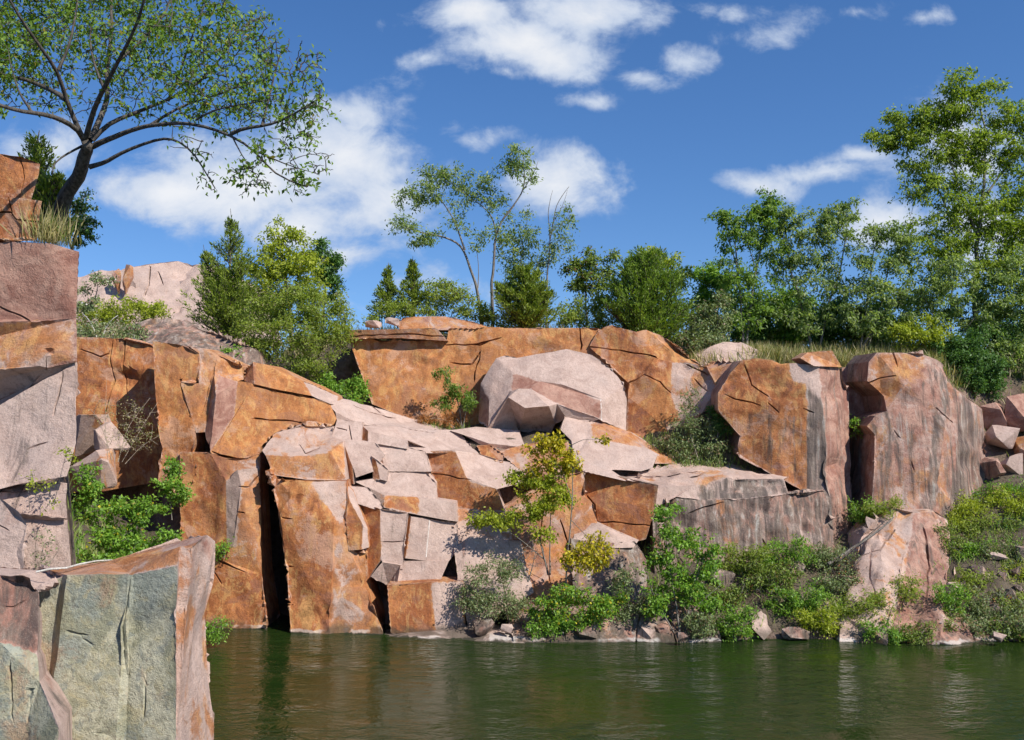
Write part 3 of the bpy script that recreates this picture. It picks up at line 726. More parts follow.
# --- the foreground rock
rock('rock_block', 'big foreground rock with a grey green lichened face and pinkish right side', 'rock block',
     [('g', '39,588,10.798 62,576,10.813 57,620,10.760 46,690,10.676 40,760,10.572 30,1180,10.068 37,654,10.719'),
      ('g', '62,576,10.813 67,575,10.694 62,620,10.640 52,692,10.554 47,760,10.472 36,1180,9.968 30,1180,10.068 40,760,10.572 46,690,10.676 57,620,10.760'),
      ('g', '67,575,10.694 100,574,10.715 128,573,10.726 126,640,10.646 119,692,10.574 116,740,10.496 110,1180,9.968 36,1180,9.968 47,760,10.472 52,692,10.554 62,620,10.640'),
      ('g', '128,573,10.726 133,574,10.795 131,640,10.726 124,692,10.664 121,740,10.576 114,1180,10.028 110,1180,9.968 116,740,10.496 119,692,10.574 126,640,10.646'),
      ('g', '133,574,10.795 178,565,10.726 176,740,10.496 178,1180,9.968 114,1180,10.028 121,740,10.576 124,692,10.664 131,640,10.726'),
      ('tn', '178,565,10.71 180,545,10.95 193,545,10.98 183,700,10.70 176,740,10.50'),
      ('tn', '193,545,10.98 208,533,11.8 215.5,541,12.00 214,579,11.95 205,615,11.85 208,686,11.75 214,710,11.70 212,1180,11.20 178,1180,9.97 176,740,10.50 183,700,10.70'),
      ('ro', '62,576,10.813 50,570,11.2 110,561,11.5 181,539,12.1 208,533,11.8 193,545,10.98 180,545,10.95 178,565,10.726 133,574,10.795 128,573,10.726 100,574,10.715 67,575,10.694')], bdx=-0.9, sink=0.35, depth=1.2, L=0.055, amp=0.3,
     cracks=['147,672 143,715', '62,631 84,635', '52,692 62,712 57,740', '194,577 214,583', '95,733 112,738', '84,640 92,646'], cw=1.6, cd=0.05, side='pm')
rock('rock_block', 'lower foreground rock at the left corner, brown above and grey green below', 'rock block',
     [('br', '-120,573,10.2 0,573,10.2 22,573.5,10.2 40,590,10.35 40,606,10.25 37,654,10.05 0,642,9.9 -120,640,9.9'),
      ('g', '-120,640,9.9 0,642,9.9 37,654,10.05 40,682,9.85 59,728,9.5 62,1180,9.0 -120,1180,9.0'),
      ('kd', '-120,573,10.2 0,573,10.2 22,573.5,10.2 40,590,10.35 67,576,11.0 40,567,11.5 -120,564,11.5')], bdx=-0.8, sink=0.3, depth=1.0, L=0.055, amp=0.3,
     cracks=['0,606 14,607 24,600', '10,660 12,720', '30,690 26,740'], cw=1.4, cd=0.05, side='kd')
# --- the hill rock behind on the left
rock('rock_outcrop', 'pale pink weathered rock outcrop on the skyline behind the left cedars', 'rock outcrop',
     [('k', '60,282,52 90,270,52.5 120,269,52.5 150,264,53 178,261,53.5 215,266,53.5 250,284,53 255,340,50 60,345,49.5')], depth=6, amp=1.5, L=0.24, cracks=['150,268 148,285 144,296', '158,272 162,282'], cd=0.4)
for i, (a, b, w, h) in enumerate(((117, 281, 10, 26), (128, 280, 10, 32))):
    boulder('rock_post', ('shorter of two rusty stone pillars standing before the pale skyline outcrop', 'taller of two rusty stone pillars standing before the pale skyline outcrop')[i], 'rock', a, b, 51.2, w, h, dep=0.25, stain='ro', seed=80 + i, L=0.15)
rock('rock_slab', 'dark shaded ledge of rock under the left cedars, above the left wall', 'rock slab',
     [('d', '128,326,38.5 150,319,38.8 180,318,39.2 200,330,38.9 222,334,38.5 258,350,38.0 262,372,37.2 240,366,37.0 200,350,36.8 150,346,36.8')], depth=1.5, amp=1.5)  # dark seepage stain here stands in for shade on the ledge
# --- loose stones along the far shore
rs = random.Random(5)
for i in range(22):
    u = rs.uniform(470, 1030)
    v = 638 - rs.random() ** 1.6 * 45
    Y = 7300 / (v - 397) if v > 636 else 30.6 + (643 - v) * 0.05
    w = rs.uniform(9, 26)
    boulder('stone', 'loose angular stone lying among the shrubs along the far shore', 'stone', u, v, Y, w, w * rs.uniform(0.5, 0.9), stain=rs.choice(['rd', 'kd', 'd', 'br', 'br', 'd']), seed=100 + i, group='loose stones along the far shore', L=0.12)
for i in range(26):
    u = rs.choice((rs.uniform(655, 860), rs.uniform(930, 1040)))
    v = rs.uniform(548, 636)
    Y = 31.0 + (640 - v) * 0.034
    w = rs.uniform(10, 30)
    boulder('stone', 'broken stone half buried in the brushy slope of the right half', 'stone', u, v, Y, w, w * rs.uniform(0.5, 0.9), stain=rs.choice(['rd', 'd', 'br', 'd', 'd', 'rd', 'kd']), seed=200 + i, group='broken stones on the right hand slopes', L=0.13)
from mathutils.bvhtree import BVHTree
for ob, path, rad in GROOVES:      # half round drill holes left by the quarrymen, let into the face
    me0 = ob.data
    bvh = BVHTree.FromPolygons([v.co + ob.location for v in me0.vertices], [tuple(p.vertices) for p in me0.polygons])
    eye = Vector((0, 0, EYE))
    rings = []
    bm = bmesh.new()
    for (p0, p1) in zip(path, path[1:]):
        for i in range(5 if p1 is not path[-1] else 6):
            u, v = p0[0] + (p1[0] - p0[0]) * i / 5, p0[1] + (p1[1] - p0[1]) * i / 5
            h = bvh.ray_cast(eye, (P(u, v, 30) - eye).normalized())[0]
            if h is None:
                continue
            c = h + Vector((0, 0.006, 0)) - ob.location
            rings.append([bm.verts.new(c + Vector((math.cos(a) * rad, -math.sin(a) * rad * 0.45, 0))) for a in [math.pi * k / 6 for k in range(7)]] + [bm.verts.new(c + Vector((-rad, 0.05, 0))), bm.verts.new(c + Vector((rad, 0.05, 0)))])
    for a, b in zip(rings, rings[1:]):
        for k in range(9):
            bm.faces.new((a[k], a[(k + 1) % 9], b[(k + 1) % 9], b[k]))
    bm.faces.new(rings[0]); bm.faces.new(rings[-1])
    bmesh.ops.recalc_face_normals(bm, faces=bm.faces[:])
    me = bpy.data.meshes.new('drill_groove'); bm.to_mesh(me); bm.free()
    link('drill_groove', me, ob, PALE)


# ------------------------------------------------------------------ ground and water
PROF = {
    -900: [(6, -2), (10, 2), (17, 5), (21, 10.5), (42, 11.5), (600, 25)],
    -40: [(6, -2), (12, -1.5), (14.5, 1.5), (17, 4.0), (18.6, 4.5), (19.2, 9.8), (23, 10.0), (27, 5), (34, 4.0), (36.2, 4.2), (37, 9.2), (42, 10.2), (49, 10.8), (600, 25)],
    55: [(6, -2), (12, -1.5), (14.5, 1.0), (17, 3.4), (18.6, 4.0), (19.2, 9.6), (21, 9.8), (23, 5), (34, 3.6), (36.2, 4.0), (37, 9.2), (42, 10.2), (49, 10.8), (600, 25)],
    78: [(6, -2), (14, -1.5), (17, 2.6), (20, 3.4), (30, 3.2), (34, 3.4), (36.2, 4.0), (37, 9.2), (42, 10.2), (49, 10.8), (600, 25)],
    150: [(6, -2), (15, -1.5), (18, 2.0), (24, 3.0), (30, 2.3), (34, 2.6), (36, 3.5), (37, 9.1), (42, 10), (600, 25)],
    200: [(6, -2), (16, -2), (19, 0), (24, 0.9), (30, 0.5), (33.8, 0.8), (34.8, 4), (36.4, 8.7), (42, 10), (600, 25)],
    213: [(6, -2), (31, -2), (34.0, -0.5), (34.8, 4), (36.4, 8.4), (42, 9.8), (600, 25)],
    255: [(6, -2), (31, -2), (34.8, -.5), (35.6, 4), (36.6, 7.9), (41, 9.2), (600, 25)],
    275: [(6, -2), (31, -2), (36.4, -.5), (36.9, 4), (37.2, 7.3), (41, 9), (600, 25)],
    300: [(6, -2), (31, -2), (34.6, 0), (35.6, 4), (36.4, 6), (37.5, 7.4), (41, 8.6), (46, 10.4), (600, 25)],
    345: [(6, -2), (31, -2), (34, 0), (35, 3.6), (36.6, 6.0), (38.5, 6.6), (40.8, 7.2), (41.4, 9.6), (46, 10.5), (600, 25)],
    440: [(6, -2), (31, -2), (33.3, 0), (34.8, 3), (35.8, 5), (37, 6.0), (39.8, 6.6), (41, 7), (41.4, 9.9), (46, 10.6), (600, 25)],
    560: [(6, -2), (30.6, -2), (32.4, 0), (34.6, 1.6), (35.6, 2.6), (36.2, 4.5), (37.2, 5.9), (39.6, 6.35), (41, 7), (41.5, 10), (46, 10.6), (600, 25)],
    640: [(6, -2), (30.4, -2), (32.2, 0), (34.4, 1.6), (35.8, 2.6), (36.4, 4.7), (37.8, 5.7), (39.2, 6.3), (40.4, 8), (41.2, 9.6), (46, 10.4), (600, 25)],
    700: [(6, -2), (30.4, -2), (31.6, 0), (33.6, 1.6), (35.6, 2.4), (36.4, 4.6), (37.2, 5.3), (38.6, 7), (39.4, 8.8), (42, 9.3), (46, 10), (600, 25)],
    760: [(6, -2), (30.4, -2), (31.4, 0), (33.4, 1.6), (35.8, 2.4), (36.8, 4.6), (38, 6), (38.6, 8.5), (40, 9.1), (46, 9.7), (600, 25)],
    850: [(6, -2), (30.4, -2), (31.4, 0), (33.5, 1.5), (35.8, 2.6), (39.6, 3.6), (40.2, 8.6), (42, 9.2), (46, 9.8), (600, 25)],
    880: [(6, -2), (30.4, -2), (31.5, 0), (33.5, 1.5), (35.8, 2.6), (39, 3.6), (39.6, 8.7), (42, 9.3), (46, 9.8), (600, 25)],
    940: [(6, -2), (30.4, -2), (31.5, 0), (33.4, 1.4), (35.6, 2.6), (38, 4), (39.2, 8.6), (42, 9.3), (46, 9.8), (600, 25)],
    990: [(6, -2), (30.4, -2), (31.2, 0), (33, 1.3), (35.5, 3.1), (37.6, 4.4), (39.4, 6.0), (41.2, 8.2), (46, 9.6), (600, 25)],
    1100: [(6, -2), (30.2, -2), (31.0, 0), (33, 1.4), (36, 4), (39, 6), (42, 8.8), (46, 10), (600, 25)],
    2000: [(6, -2), (30.2, -2), (31.0, 0), (33, 1.4), (36, 4), (39, 6), (42, 9), (600, 25)],
}
KU = sorted(PROF)


def ground_z(u, Y):
    i = 0
    while i < len(KU) - 2 and u > KU[i + 1]:
        i += 1
    a, b = KU[i], KU[i + 1]
    t = max(0, min(1, (u - a) / (b - a)))
    za = np.interp(Y, *zip(*PROF[a])); zb = np.interp(Y, *zip(*PROF[b]))
    return za * (1 - t) + zb * t


us = [-900, -600, -350, -200, -120] + list(range(-60, 1100, 6)) + [1120, 1160, 1220, 1300, 1450, 1700, 2000]
ys = [6, 9, 12, 14, 16, 17, 18, 18.6, 19, 19.6, 21, 23, 26, 29] + [30 + 0.25 * k for k in range(61)] + [46, 47.5, 49, 51, 54, 58, 64, 75, 100, 160, 300, 600]
bm = bmesh.new()
grid = []
for u in us:
    row = []
    for Y in ys:
        z = ground_z(u, Y)
        p = Vector(((u - U0) / F * Y, Y, z))
        k = min(1.0, max(0.15, Y / 45))
        z += 0.28 * k * noise.fractal(p * 0.6, 1.0, 2.0, 4) + 0.08 * noise.fractal(p * 2.3, 1.0, 2.0, 3)
        p.z = z
        row.append(bm.verts.new(p))
    grid.append(row)
for i in range(len(us) - 1):
    for j in range(len(ys) - 1):
        bm.faces.new((grid[i][j], grid[i + 1][j], grid[i + 1][j + 1], grid[i][j + 1]))
bm.normal_update()
me = bpy.data.meshes.new('hillside'); bm.to_mesh(me); bm.free()
for p in me.polygons:
    p.use_smooth = True
tag(link('hillside', me, None, SOIL), kind='structure')
bm = bmesh.new()
vs = [bm.verts.new((x, y, 0)) for x, y in ((-400, -300), (400, -300), (400, 45), (-400, 45))]
bm.faces.new(vs)
me = bpy.data.meshes.new('water'); bm.to_mesh(me); bm.free()
tag(link('water', me, None, WATER), kind='structure')


# ------------------------------------------------------------------ plants
def tube_mesh(name, paths, parent, mat, sides=5, base=Vector()):
    vs, fs = [], []
    for pp, rr in paths:
        n = len(pp)
        if n < 2:
            continue
        start = len(vs)
        for i in range(n):
            d = (pp[min(i + 1, n - 1)] - pp[max(i - 1, 0)])
            if d.length < 1e-6:
                d = Vector((0, 0, 1))
            d.normalize()
            a = d.orthogonal() if i == 0 else a - d * a.dot(d)      # carry the ring's turn along the branch
            a = a.normalized()
            b = d.cross(a)
            for k in range(sides):
                t = 2 * math.pi * k / sides
                vs.append(pp[i] - base + (a * math.cos(t) + b * math.sin(t)) * rr[i])
        for i in range(n - 1):
            for k in range(sides):
                k2 = (k + 1) % sides
                fs.append((start + i * sides + k, start + i * sides + k2, start + (i + 1) * sides + k2, start + (i + 1) * sides + k))
        fs.append(tuple(start + (n - 1) * sides + k for k in range(sides)))
    me = bpy.data.meshes.new(name)
    me.from_pydata([tuple(v) for v in vs], [], fs)
    for p in me.polygons:
        p.use_smooth = True
    return link(name, me, parent, mat)


def leaf_mesh(name, pos, axis, length, width, parent, mat, base, rng, fold=0.18, face=1.0):
    """Kite shaped leaves: pos (n,3) stalk end, axis (n,3) direction, length (n,), width as a share of length."""
    pos = np.asarray(pos, float) - np.array(base)
    n = len(pos)
    ax = np.asarray(axis, float)
    ax /= np.linalg.norm(ax, axis=1, keepdims=True) + 1e-9
    r = rng.normal(size=(n, 3)) * 0.75 + np.array((0.22, -0.30, 0.85)) * face     # blades turn up to the light
    side = np.cross(ax, r)
    side /= np.linalg.norm(side, axis=1, keepdims=True) + 1e-9
    nor = np.cross(side, ax)
    L = np.asarray(length)[:, None]
    wd = L * width * 0.5
    mid = pos + ax * L * 0.42
    v = np.empty((n, 4, 3))
    v[:, 0] = pos
    v[:, 1] = mid + side * wd + nor * L * fold * 0.5
    v[:, 2] = pos + ax * L - nor * L * 0.10
    v[:, 3] = mid - side * wd + nor * L * fold * 0.5
    me = bpy.data.meshes.new(name)
    me.vertices.add(n * 4); me.loops.add(n * 4); me.polygons.add(n)
    me.vertices.foreach_set('co', v.astype(np.float32).ravel())
    me.loops.foreach_set('vertex_index', np.arange(n * 4, dtype=np.int32))
    me.polygons.foreach_set('loop_start', np.arange(0, n * 4, 4, dtype=np.int32))
    me.polygons.foreach_set('loop_total', np.full(n, 4, np.int32))
    me.update()
    me.validate()
    return link(name, me, parent, mat)


PSEED = [0]
DENS = 2.7


def plant(name, label, cat, stems, blobs, leaf='green', bark=None, ll=0.14, lw=0.5, dens=0.10, twpx=90.0, spread=5.0, droop=0.25, up=0.35,
          twr=0.010, group=None, parts=('trunk', 'crown'), extra=None, bare=0.0):
    """stems: [(polyline of pixel column, row, metres away; radius at the foot, radius at the tip)]
    blobs: leafy masses (column, row, half width px, half height px, metres away, half depth m, share of full leafing)."""
    PSEED[0] += 1
    rng = np.random.default_rng(1000 + PSEED[0])
    bark = bark or GREYBARK
    s0 = pts(stems[0][0])[0]
    base = P(*s0)
    root = bpy.data.objects.new(name, None)
    COL.objects.link(root)
    root.location = base
    tag(root, label, cat, group)
    nodes, paths = [], []
    for txt, r0, r1 in stems:
        ctrl = [P(*q) for q in pts(txt)]
        out = [ctrl[0]]
        for a, b in zip(ctrl, ctrl[1:]):
            k = max(2, int((b - a).length / 0.22))
            for i in range(1, k + 1):
                p = a.lerp(b, i / k)
                out.append(p + Vector(rng.normal(size=3) * min(0.06, r0 * 0.45)))
        # ease the corners
        for _ in range(2):
            out = [out[0]] + [(out[i - 1] + out[i] * 2 + out[i + 1]) / 4 for i in range(1, len(out) - 1)] + [out[-1]]
        n = len(out)
        paths.append((out, [r0 + (r1 - r0) * (i / (n - 1)) ** 0.8 for i in range(n)]))
        for i, p in enumerate(out):
            if i > n * 0.25 or n < 6:
                nodes.append(p)
    NA = np.array([tuple(p) for p in nodes])
    lp, la, ls = [], [], []
    far = pts(stems[0][0])[0][2] > 40
    for (u, v, ru, rv, Y, ry, share) in blobs:
        if far and name != 'airy_tree':
            ru, rv, share = (ru * 1.25, rv * 1.4, share * 1.75) if u > 690 else (ru * 1.05, rv * 1.1, share * 1.5)
        elif far:
            ru, rv, share = ru * 1.2, rv * 1.2, share * 1.3
        c = np.array(P(u, v, Y))
        R = np.array((ru / F * Y, ry, rv / F * Y))
        area = math.pi * ru * rv
        K = max(4, int(area / twpx))
        m = max(1, int(DENS * dens * area * share / K))
        tg = rng.normal(size=(K, 3))
        tg /= np.linalg.norm(tg, axis=1, keepdims=True)
        tg = c + tg * R * (rng.random((K, 1)) ** 0.42)
        d0 = np.linalg.norm(tg[:, None] - NA[None, :, :], axis=2).min(1)
        for i in np.argsort(d0):
            T = tg[i]
            d = np.linalg.norm(NA - T, axis=1) + 0.5 * np.maximum(0, NA[:, 2] - T[2])
            j = int(np.argmin(d))
            A = NA[j]
            vec = T - A
            ln = np.linalg.norm(vec) + 1e-6
            bend = np.array((0, 0, ln * up * 0.5)) + rng.normal(size=3) * ln * 0.10
            pp = [A + vec * s + bend * 4 * s * (1 - s) * 0.5 + rng.normal(size=3) * ln * 0.03 * (0 < s < 1) for s in (0, 0.2, 0.4, 0.6, 0.8, 1.0)]
            r0 = min(0.05, twr * (0.6 + ln * 0.55))
            paths.append(([Vector(q) for q in pp], [r0 * (1 - 0.8 * s) + 0.0025 for s in (0, .2, .4, .6, .8, 1)]))
            NA = np.vstack([NA, pp[2:5]])
            if bare and rng.random() < bare:
                continue
            mm = int(m * rng.uniform(0.35, 1.65)) + 1
            s = rng.beta(2.2, 1.1, mm) * 1.04
            q = A + vec * s[:, None] + bend * (2 * s * (1 - s))[:, None]
            q = q + rng.normal(size=(mm, 3)) * (spread / F * Y) * np.array((1, 1, 0.75))
            lp.append(q)
            ax = rng.normal(size=(mm, 3)) + vec / ln * 0.5 + np.array((0, 0, -droop * 2))
            la.append(ax)
            ls.append(ll * rng.uniform(0.55, 1.25, mm))
    if parts[0]:
        tube_mesh(parts[0], paths, root, bark, base=base)
    if lp:
        leaf_mesh(parts[1], np.vstack(lp), np.vstack(la), np.concatenate(ls), lw, root, LEAF[leaf], base, rng)
    if extra:
        mat, share = extra
        q = np.vstack(lp); k = rng.random(len(q)) < share
        top = q[:, 2] > np.quantile(q[:, 2], 0.25)
        k &= top
        leaf_mesh('blossom' if mat == 'flower' else 'yellow_leaves', q[k] + rng.normal(size=(k.sum(), 3)) * 0.05, rng.normal(size=(k.sum(), 3)), ll * rng.uniform(0.5, 1.0, k.sum()), 0.8, root, LEAF[mat], base, rng)
    return root


def cedar(label, u, vt, vb, Y, wpx, n=9000, leaf='cedar', lean=0.0, bulge=0.8, group=None, ll=0.15, fork=()):
    """A juniper: feathery sprays on rising branches round one or more leaders. fork: other leaders (column offset px, top row, width px)."""
    PSEED[0] += 1
    rng = np.random.default_rng(2000 + PSEED[0])
    base = P(u, vb, Y)
    root = bpy.data.objects.new('juniper_tree', None)
    COL.objects.link(root)
    root.location = base
    tag(root, label, 'tree', group)
    lead = [(0, vt, wpx)] + list(fork)
    lp, la, ls, paths = [], [], [], []
    tot = sum(w * (vb - t) for _, t, w in lead)
    for du, tp, w in lead:
        top = P(u + du + lean, tp, Y + rng.normal() * 0.3)
        H = top - base
        h = H.length
        R = w / 2 / F * Y
        paths.append(([base.lerp(top, s) + Vector(rng.normal(size=3) * 0.03 * (s > 0)) for s in np.linspace(0, 1, 9)], [0.11 * (1 - 0.92 * s) for s in np.linspace(0, 1, 9)]))
        nb = int(26 + h * 16)
        per = int(1.9 * n * w * (vb - tp) / tot / nb)
        for b in range(nb):
            t = rng.random() ** 0.85 * 0.97 + 0.02
            prof = min(1, t * 6 + 0.55) * (1 - t) ** bulge * rng.uniform(0.65, 1.18)
            az = rng.random() * 2 * math.pi
            o = np.array(base.lerp(top, t * 0.9))
            rise = 0.55 + 0.9 * t + rng.normal() * 0.15
            d = np.array((math.cos(az), math.sin(az), rise)); d /= np.linalg.norm(d)
            L = R * prof * 1.45 + 0.12
            e = o + d * L
            paths.append(([Vector(o), Vector((o + e) / 2 - np.array((0, 0, 0.04 * L))), Vector(e)], [0.022, 0.014, 0.004]))
            m = max(6, int(per * (0.25 + 1.1 * prof)))
            s = rng.random(m) ** 0.6
            q = o + (e - o) * s[:, None] + rng.normal(size=(m, 3)) * (0.035 + 0.11 * L * (1.05 - s))[:, None]
            ax = d * 1.1 + rng.normal(size=(m, 3)) * 0.55 + np.array((0, 0, 0.35))
            lp.append(q); la.append(ax); ls.append(ll * rng.uniform(0.6, 1.4, m))
    tube_mesh('trunk', paths, root, BARK, base=base)
    leaf_mesh('crown', np.vstack(lp), np.vstack(la), np.concatenate(ls), 0.30, root, LEAF[leaf], base, rng, fold=0.3, face=0.6)
    return root


def blades(name, pos, h, mat, parent=None, lean=0.35, width=0.07, seed=0, loc=None):
    rng = np.random.default_rng(3000 + seed)
    pos = np.asarray(pos, float)
    n = len(pos)
    ax = np.column_stack([rng.normal(size=n) * lean, rng.normal(size=n) * lean, np.ones(n)])
    base = loc if loc is not None else Vector()
    o = leaf_mesh(name, pos, ax, h * rng.uniform(0.5, 1.25, n), width, parent, LEAF[mat], base, rng, fold=0.1)
    if parent is None and loc is not None:
        o.location = loc
    return o


def on_ground(u, Y):
    return Vector(((u - U0) / F * Y, Y, ground_z(u, Y)))


# --- the leaning elm on the near left
plant('elm_tree', 'leaning dark trunked elm with wide spreading crown rooted on the near left rocks', 'tree', [
    ('50,236,18.3 58,213,18.2 66,196,18.0 76,180,17.8 84,160,17.5 87,150,17.4 90,138,17.3', 0.156, 0.099),
    ('86,146,17.4 79,130,17.1 62,120,16.6 32,112,15.8 0,105,15.0 -40,92,14.4', 0.057, 0.023),
    ('84,140,17.4 76,123,17.4 66,100,17.2 58,70,16.8 42,49,16.4 19,16,16.0 0,-15,15.6', 0.053, 0.018),
    ('66,100,17.2 45,86,17.6 20,79,18.0 0,74,18.3 -40,62,18.6', 0.049, 0.023),
    ('86,138,17.3 93,112,17.0 104,88,16.6 117,62,16.1 133,36,15.6 143,6,15.2 150,-30,15.0', 0.053, 0.018),
    ('90,140,17.3 98,128,17.6 105,110,18.0 108,65,18.6 112,20,19.0 110,-40,19.2', 0.061, 0.023),
    ('92,140,17.3 110,122,17.4 130,114,17.5 168,101,17.6 196,89,17.7 219,59,17.9 237,30,18.0', 0.049, 0.011),
    ('92,147,17.4 108,141,17.2 120,134.5,17.0 149,126,16.7 190,121,16.3 231,134,16.0 258,152,15.8 273,172,15.6 303,187,15.4', 0.057, 0.011),
    ('231,134,16.0 250,127,15.8 270,125,15.7 294,116,15.6 323,95,15.4', 0.037, 0.011),
    ('262,126,15.7 268,108,15.9 276,70,16.1 281,52,16.2', 0.025, 0.009),
    ('90,167,17.5 104,162,17.4 113,159,17.3 130,149,17.2 156,139,17.0 172,138,16.8 188,146,16.6 202,164,16.4 214,188,16.2', 0.049, 0.009),
    ('58,70,16.8 70,45,16.9 76,15,17.2 80,-20,17.4', 0.029, 0.011), ('104,88,16.6 92,60,16.9 88,25,17.4', 0.029, 0.011), ('117,62,16.1 140,45,16.4 165,15,16.8 175,-10,17', 0.029, 0.011), ('168,101,17.6 180,75,17.4 190,40,17.2 205,5,17', 0.029, 0.009),
    ('149,126,16.7 175,108,16.8 205,98,16.9 240,88,16.9 262,70,16.9', 0.029, 0.007), ('196,120,16.2 215,108,16.1 245,104,16.0 275,98,15.9', 0.021, 0.007), ('32,112,15.8 20,95,16.2 10,60,16.8', 0.025, 0.009), ('231,134,16.0 240,155,15.9 258,178,15.8', 0.016, 0.005), ('258,152,15.8 285,165,15.6 312,172,15.4', 0.016, 0.005),
    ('82,146,17.4 68,153,17.1 53,162,16.8 52,173,16.7', 0.025, 0.011),
], [
    (-30, 60, 60, 60, 17.5, 1.4, 1.0), (-20, -10, 60, 50, 18.6, 1.8, 1), (20, 50, 45, 40, 18.4, 1.2, .8), (30, -5, 55, 45, 19.2, 1.5, 1.0), (80, 50, 45, 40, 18.9, 1.4, .8), (90, -10, 60, 45, 19.6, 1.6, 1.0),
    (130, 60, 45, 36, 18.2, 1.6, .75), (150, 10, 55, 38, 18.4, 1.7, 1.0), (180, 55, 48, 36, 17.2, 1.6, .8), (205, 15, 48, 34, 17.6, 1.6, .75), (225, 75, 48, 38, 16.9, 1.6, .55), (245, 35, 38, 30, 17.4, 1.3, .5),
    (200, 105, 50, 24, 16.8, 1.4, .5), (255, 100, 42, 34, 16.2, 1.3, .38), (285, 75, 36, 34, 16.0, 1.1, .25), (300, 115, 26, 26, 15.7, .9, .5), (285, 150, 38, 22, 15.7, .9, .4), (245, 178, 30, 20, 15.8, .7, .3), (312, 70, 20, 34, 15.7, .6, .05), (322, 165, 16, 20, 15.5, .5, .04), (268, 45, 22, 22, 16.4, .7, .06), (300, 178, 18, 16, 15.5, .6, .5),
    (318, 100, 12, 24, 15.4, .6, .3), (190, 150, 26, 14, 16.5, .8, .14), (212, 178, 14, 14, 16.2, .5, .2), (60, 100, 40, 22, 18, 1.0, .3), (140, 105, 40, 16, 17.4, 1.0, .35)],
    leaf='elm', bark=BARK, ll=0.098, lw=0.48, dens=0.112, twpx=60, spread=4.6, droop=0.3, up=0.3, twr=0.009, bare=0.22)
cedar('narrow spiky juniper behind the trunk of the leaning elm', 38, 132, 236, 20.5, 46, n=2600, leaf='cedar', ll=0.11, bulge=0.6, fork=((22, 176, 44),))
plant('shrub', 'white flowered shrub behind the foot of the leaning elm', 'shrub', [('72,250,19.2 76,232,19.2 80,215,19.2', .03, .01), ('72,250,19.2 64,225,19.4', .02, .008)],
      [(82, 206, 14, 16, 19.2, .35, 1), (74, 228, 20, 18, 19.2, .4, 1), (86, 232, 14, 16, 19, .3, 1)], leaf='dark', ll=0.07, dens=0.42, twpx=60, spread=3, extra=('flower', 0.16), parts=('stems', 'foliage'))
plant('shrub', 'pale flowered low shrub on the hill behind the near reddish block', 'shrub', [('95,300,40 98,285,40', .03, .01)], [(100, 284, 22, 9, 40, .6, 1), (84, 300, 16, 14, 40, .6, 1)], leaf='grey', ll=0.12, dens=0.4, twpx=60, spread=3, extra=('flower', 0.10), parts=('stems', 'foliage'))
rng0 = np.random.default_rng(11)
tp = P(50, 243, 17.35)
g = blades('grass_tuft', [tuple(tp + Vector((rng0.normal() * 0.16, rng0.normal() * 0.25, -0.05))) for _ in range(420)], 0.62, 'straw', lean=0.30, width=0.03, seed=1, loc=tp)
tag(g, 'tuft of long pale dry grass at the foot of the leaning elm', 'grass tuft')

# --- left hilltop
cedar('bright green pointed juniper with two tops, at left before the skyline outcrop', 230, 208, 348, 43.0, 74, n=11000, leaf='cedar', fork=((-28, 244, 56), (-12, 262, 64), (12, 250, 50)))
plant('oak_tree', 'bushy green tree with upright tips just right of the two topped juniper', 'tree', [('292,350,44.5 290,310,44.5 285,270,44.5 280,238,44.5', .09, .03), ('290,310,44.5 300,270,44.3 305,245,44.3', .05, .02), ('290,320,44.5 272,280,44.5', .05, .02)],
      [(278, 242, 15, 20, 44.5, .8, 1), (298, 248, 16, 20, 44.4, .8, 1), (285, 275, 34, 28, 44.5, 1.4, 1), (308, 275, 22, 26, 44.5, 1.2, 1), (270, 300, 28, 30, 44.5, 1.2, .9), (262, 260, 14, 22, 44.7, .8, .6)], leaf='lime', ll=0.17, dens=0.20, twpx=70, spread=3.5)
plant('tree', 'small dark blue green tree at the right back of the bushy left clump', 'tree', [('322,330,47 326,285,47 318,245,47', .08, .02)], [(318, 248, 12, 12, 47, .6, 1), (332, 275, 14, 24, 47, .8, 1.1), (322, 265, 14, 16, 47, .8, 1)], leaf='dark', ll=0.16, dens=0.5, twpx=60, spread=3)
plant('willow_bush', 'large pale green bush of many thin grey stems above the sloping ochre wall', 'bush', [('290,398,38.6 280,360,39 262,325,39.3 250,300,39.6', .035, .01), ('295,400,38.6 292,350,39 285,310,39.3 290,280,39.5', .04, .01), ('302,400,38.6 310,355,39 315,315,39.3 312,285,39.5', .04, .01), ('308,402,38.6 330,360,39 340,325,39.2', .035, .01), ('286,396,38.6 258,362,38.9 240,345,39.1', .03, .01)],
      [(262, 325, 30, 30, 39.4, 1.2, .8), (292, 300, 34, 24, 39.5, 1.3, .9), (318, 312, 28, 30, 39.4, 1.2, .85), (290, 340, 44, 26, 39.0, 1.3, .8), (335, 335, 18, 26, 39.2, 1, .8), (255, 350, 20, 14, 39.0, .9, .7), (310, 365, 36, 16, 38.8, .9, .6), (348, 320, 8, 16, 39.4, .5, .6)],
      leaf='pale', ll=0.13, lw=0.42, dens=0.62, twpx=50, spread=3.8, droop=0.1, up=0.5, parts=('stems', 'foliage'))
plant('bush', 'low bright green bush in the corner at the left end of the ochre back wall', 'bush', [('350,408,38.2 345,392,38.4', .02, .008), ('352,408,38.2 362,390,38.4', .02, .008)],
      [(338, 388, 16, 12, 38.3, .5, 1), (358, 388, 15, 13, 38.4, .5, 1.1), (350, 397, 20, 10, 38.2, .5, 1), (330, 380, 12, 9, 38.5, .5, .8)], leaf='green', ll=0.12, dens=0.5, twpx=50, spread=3, parts=('stems', 'foliage'))
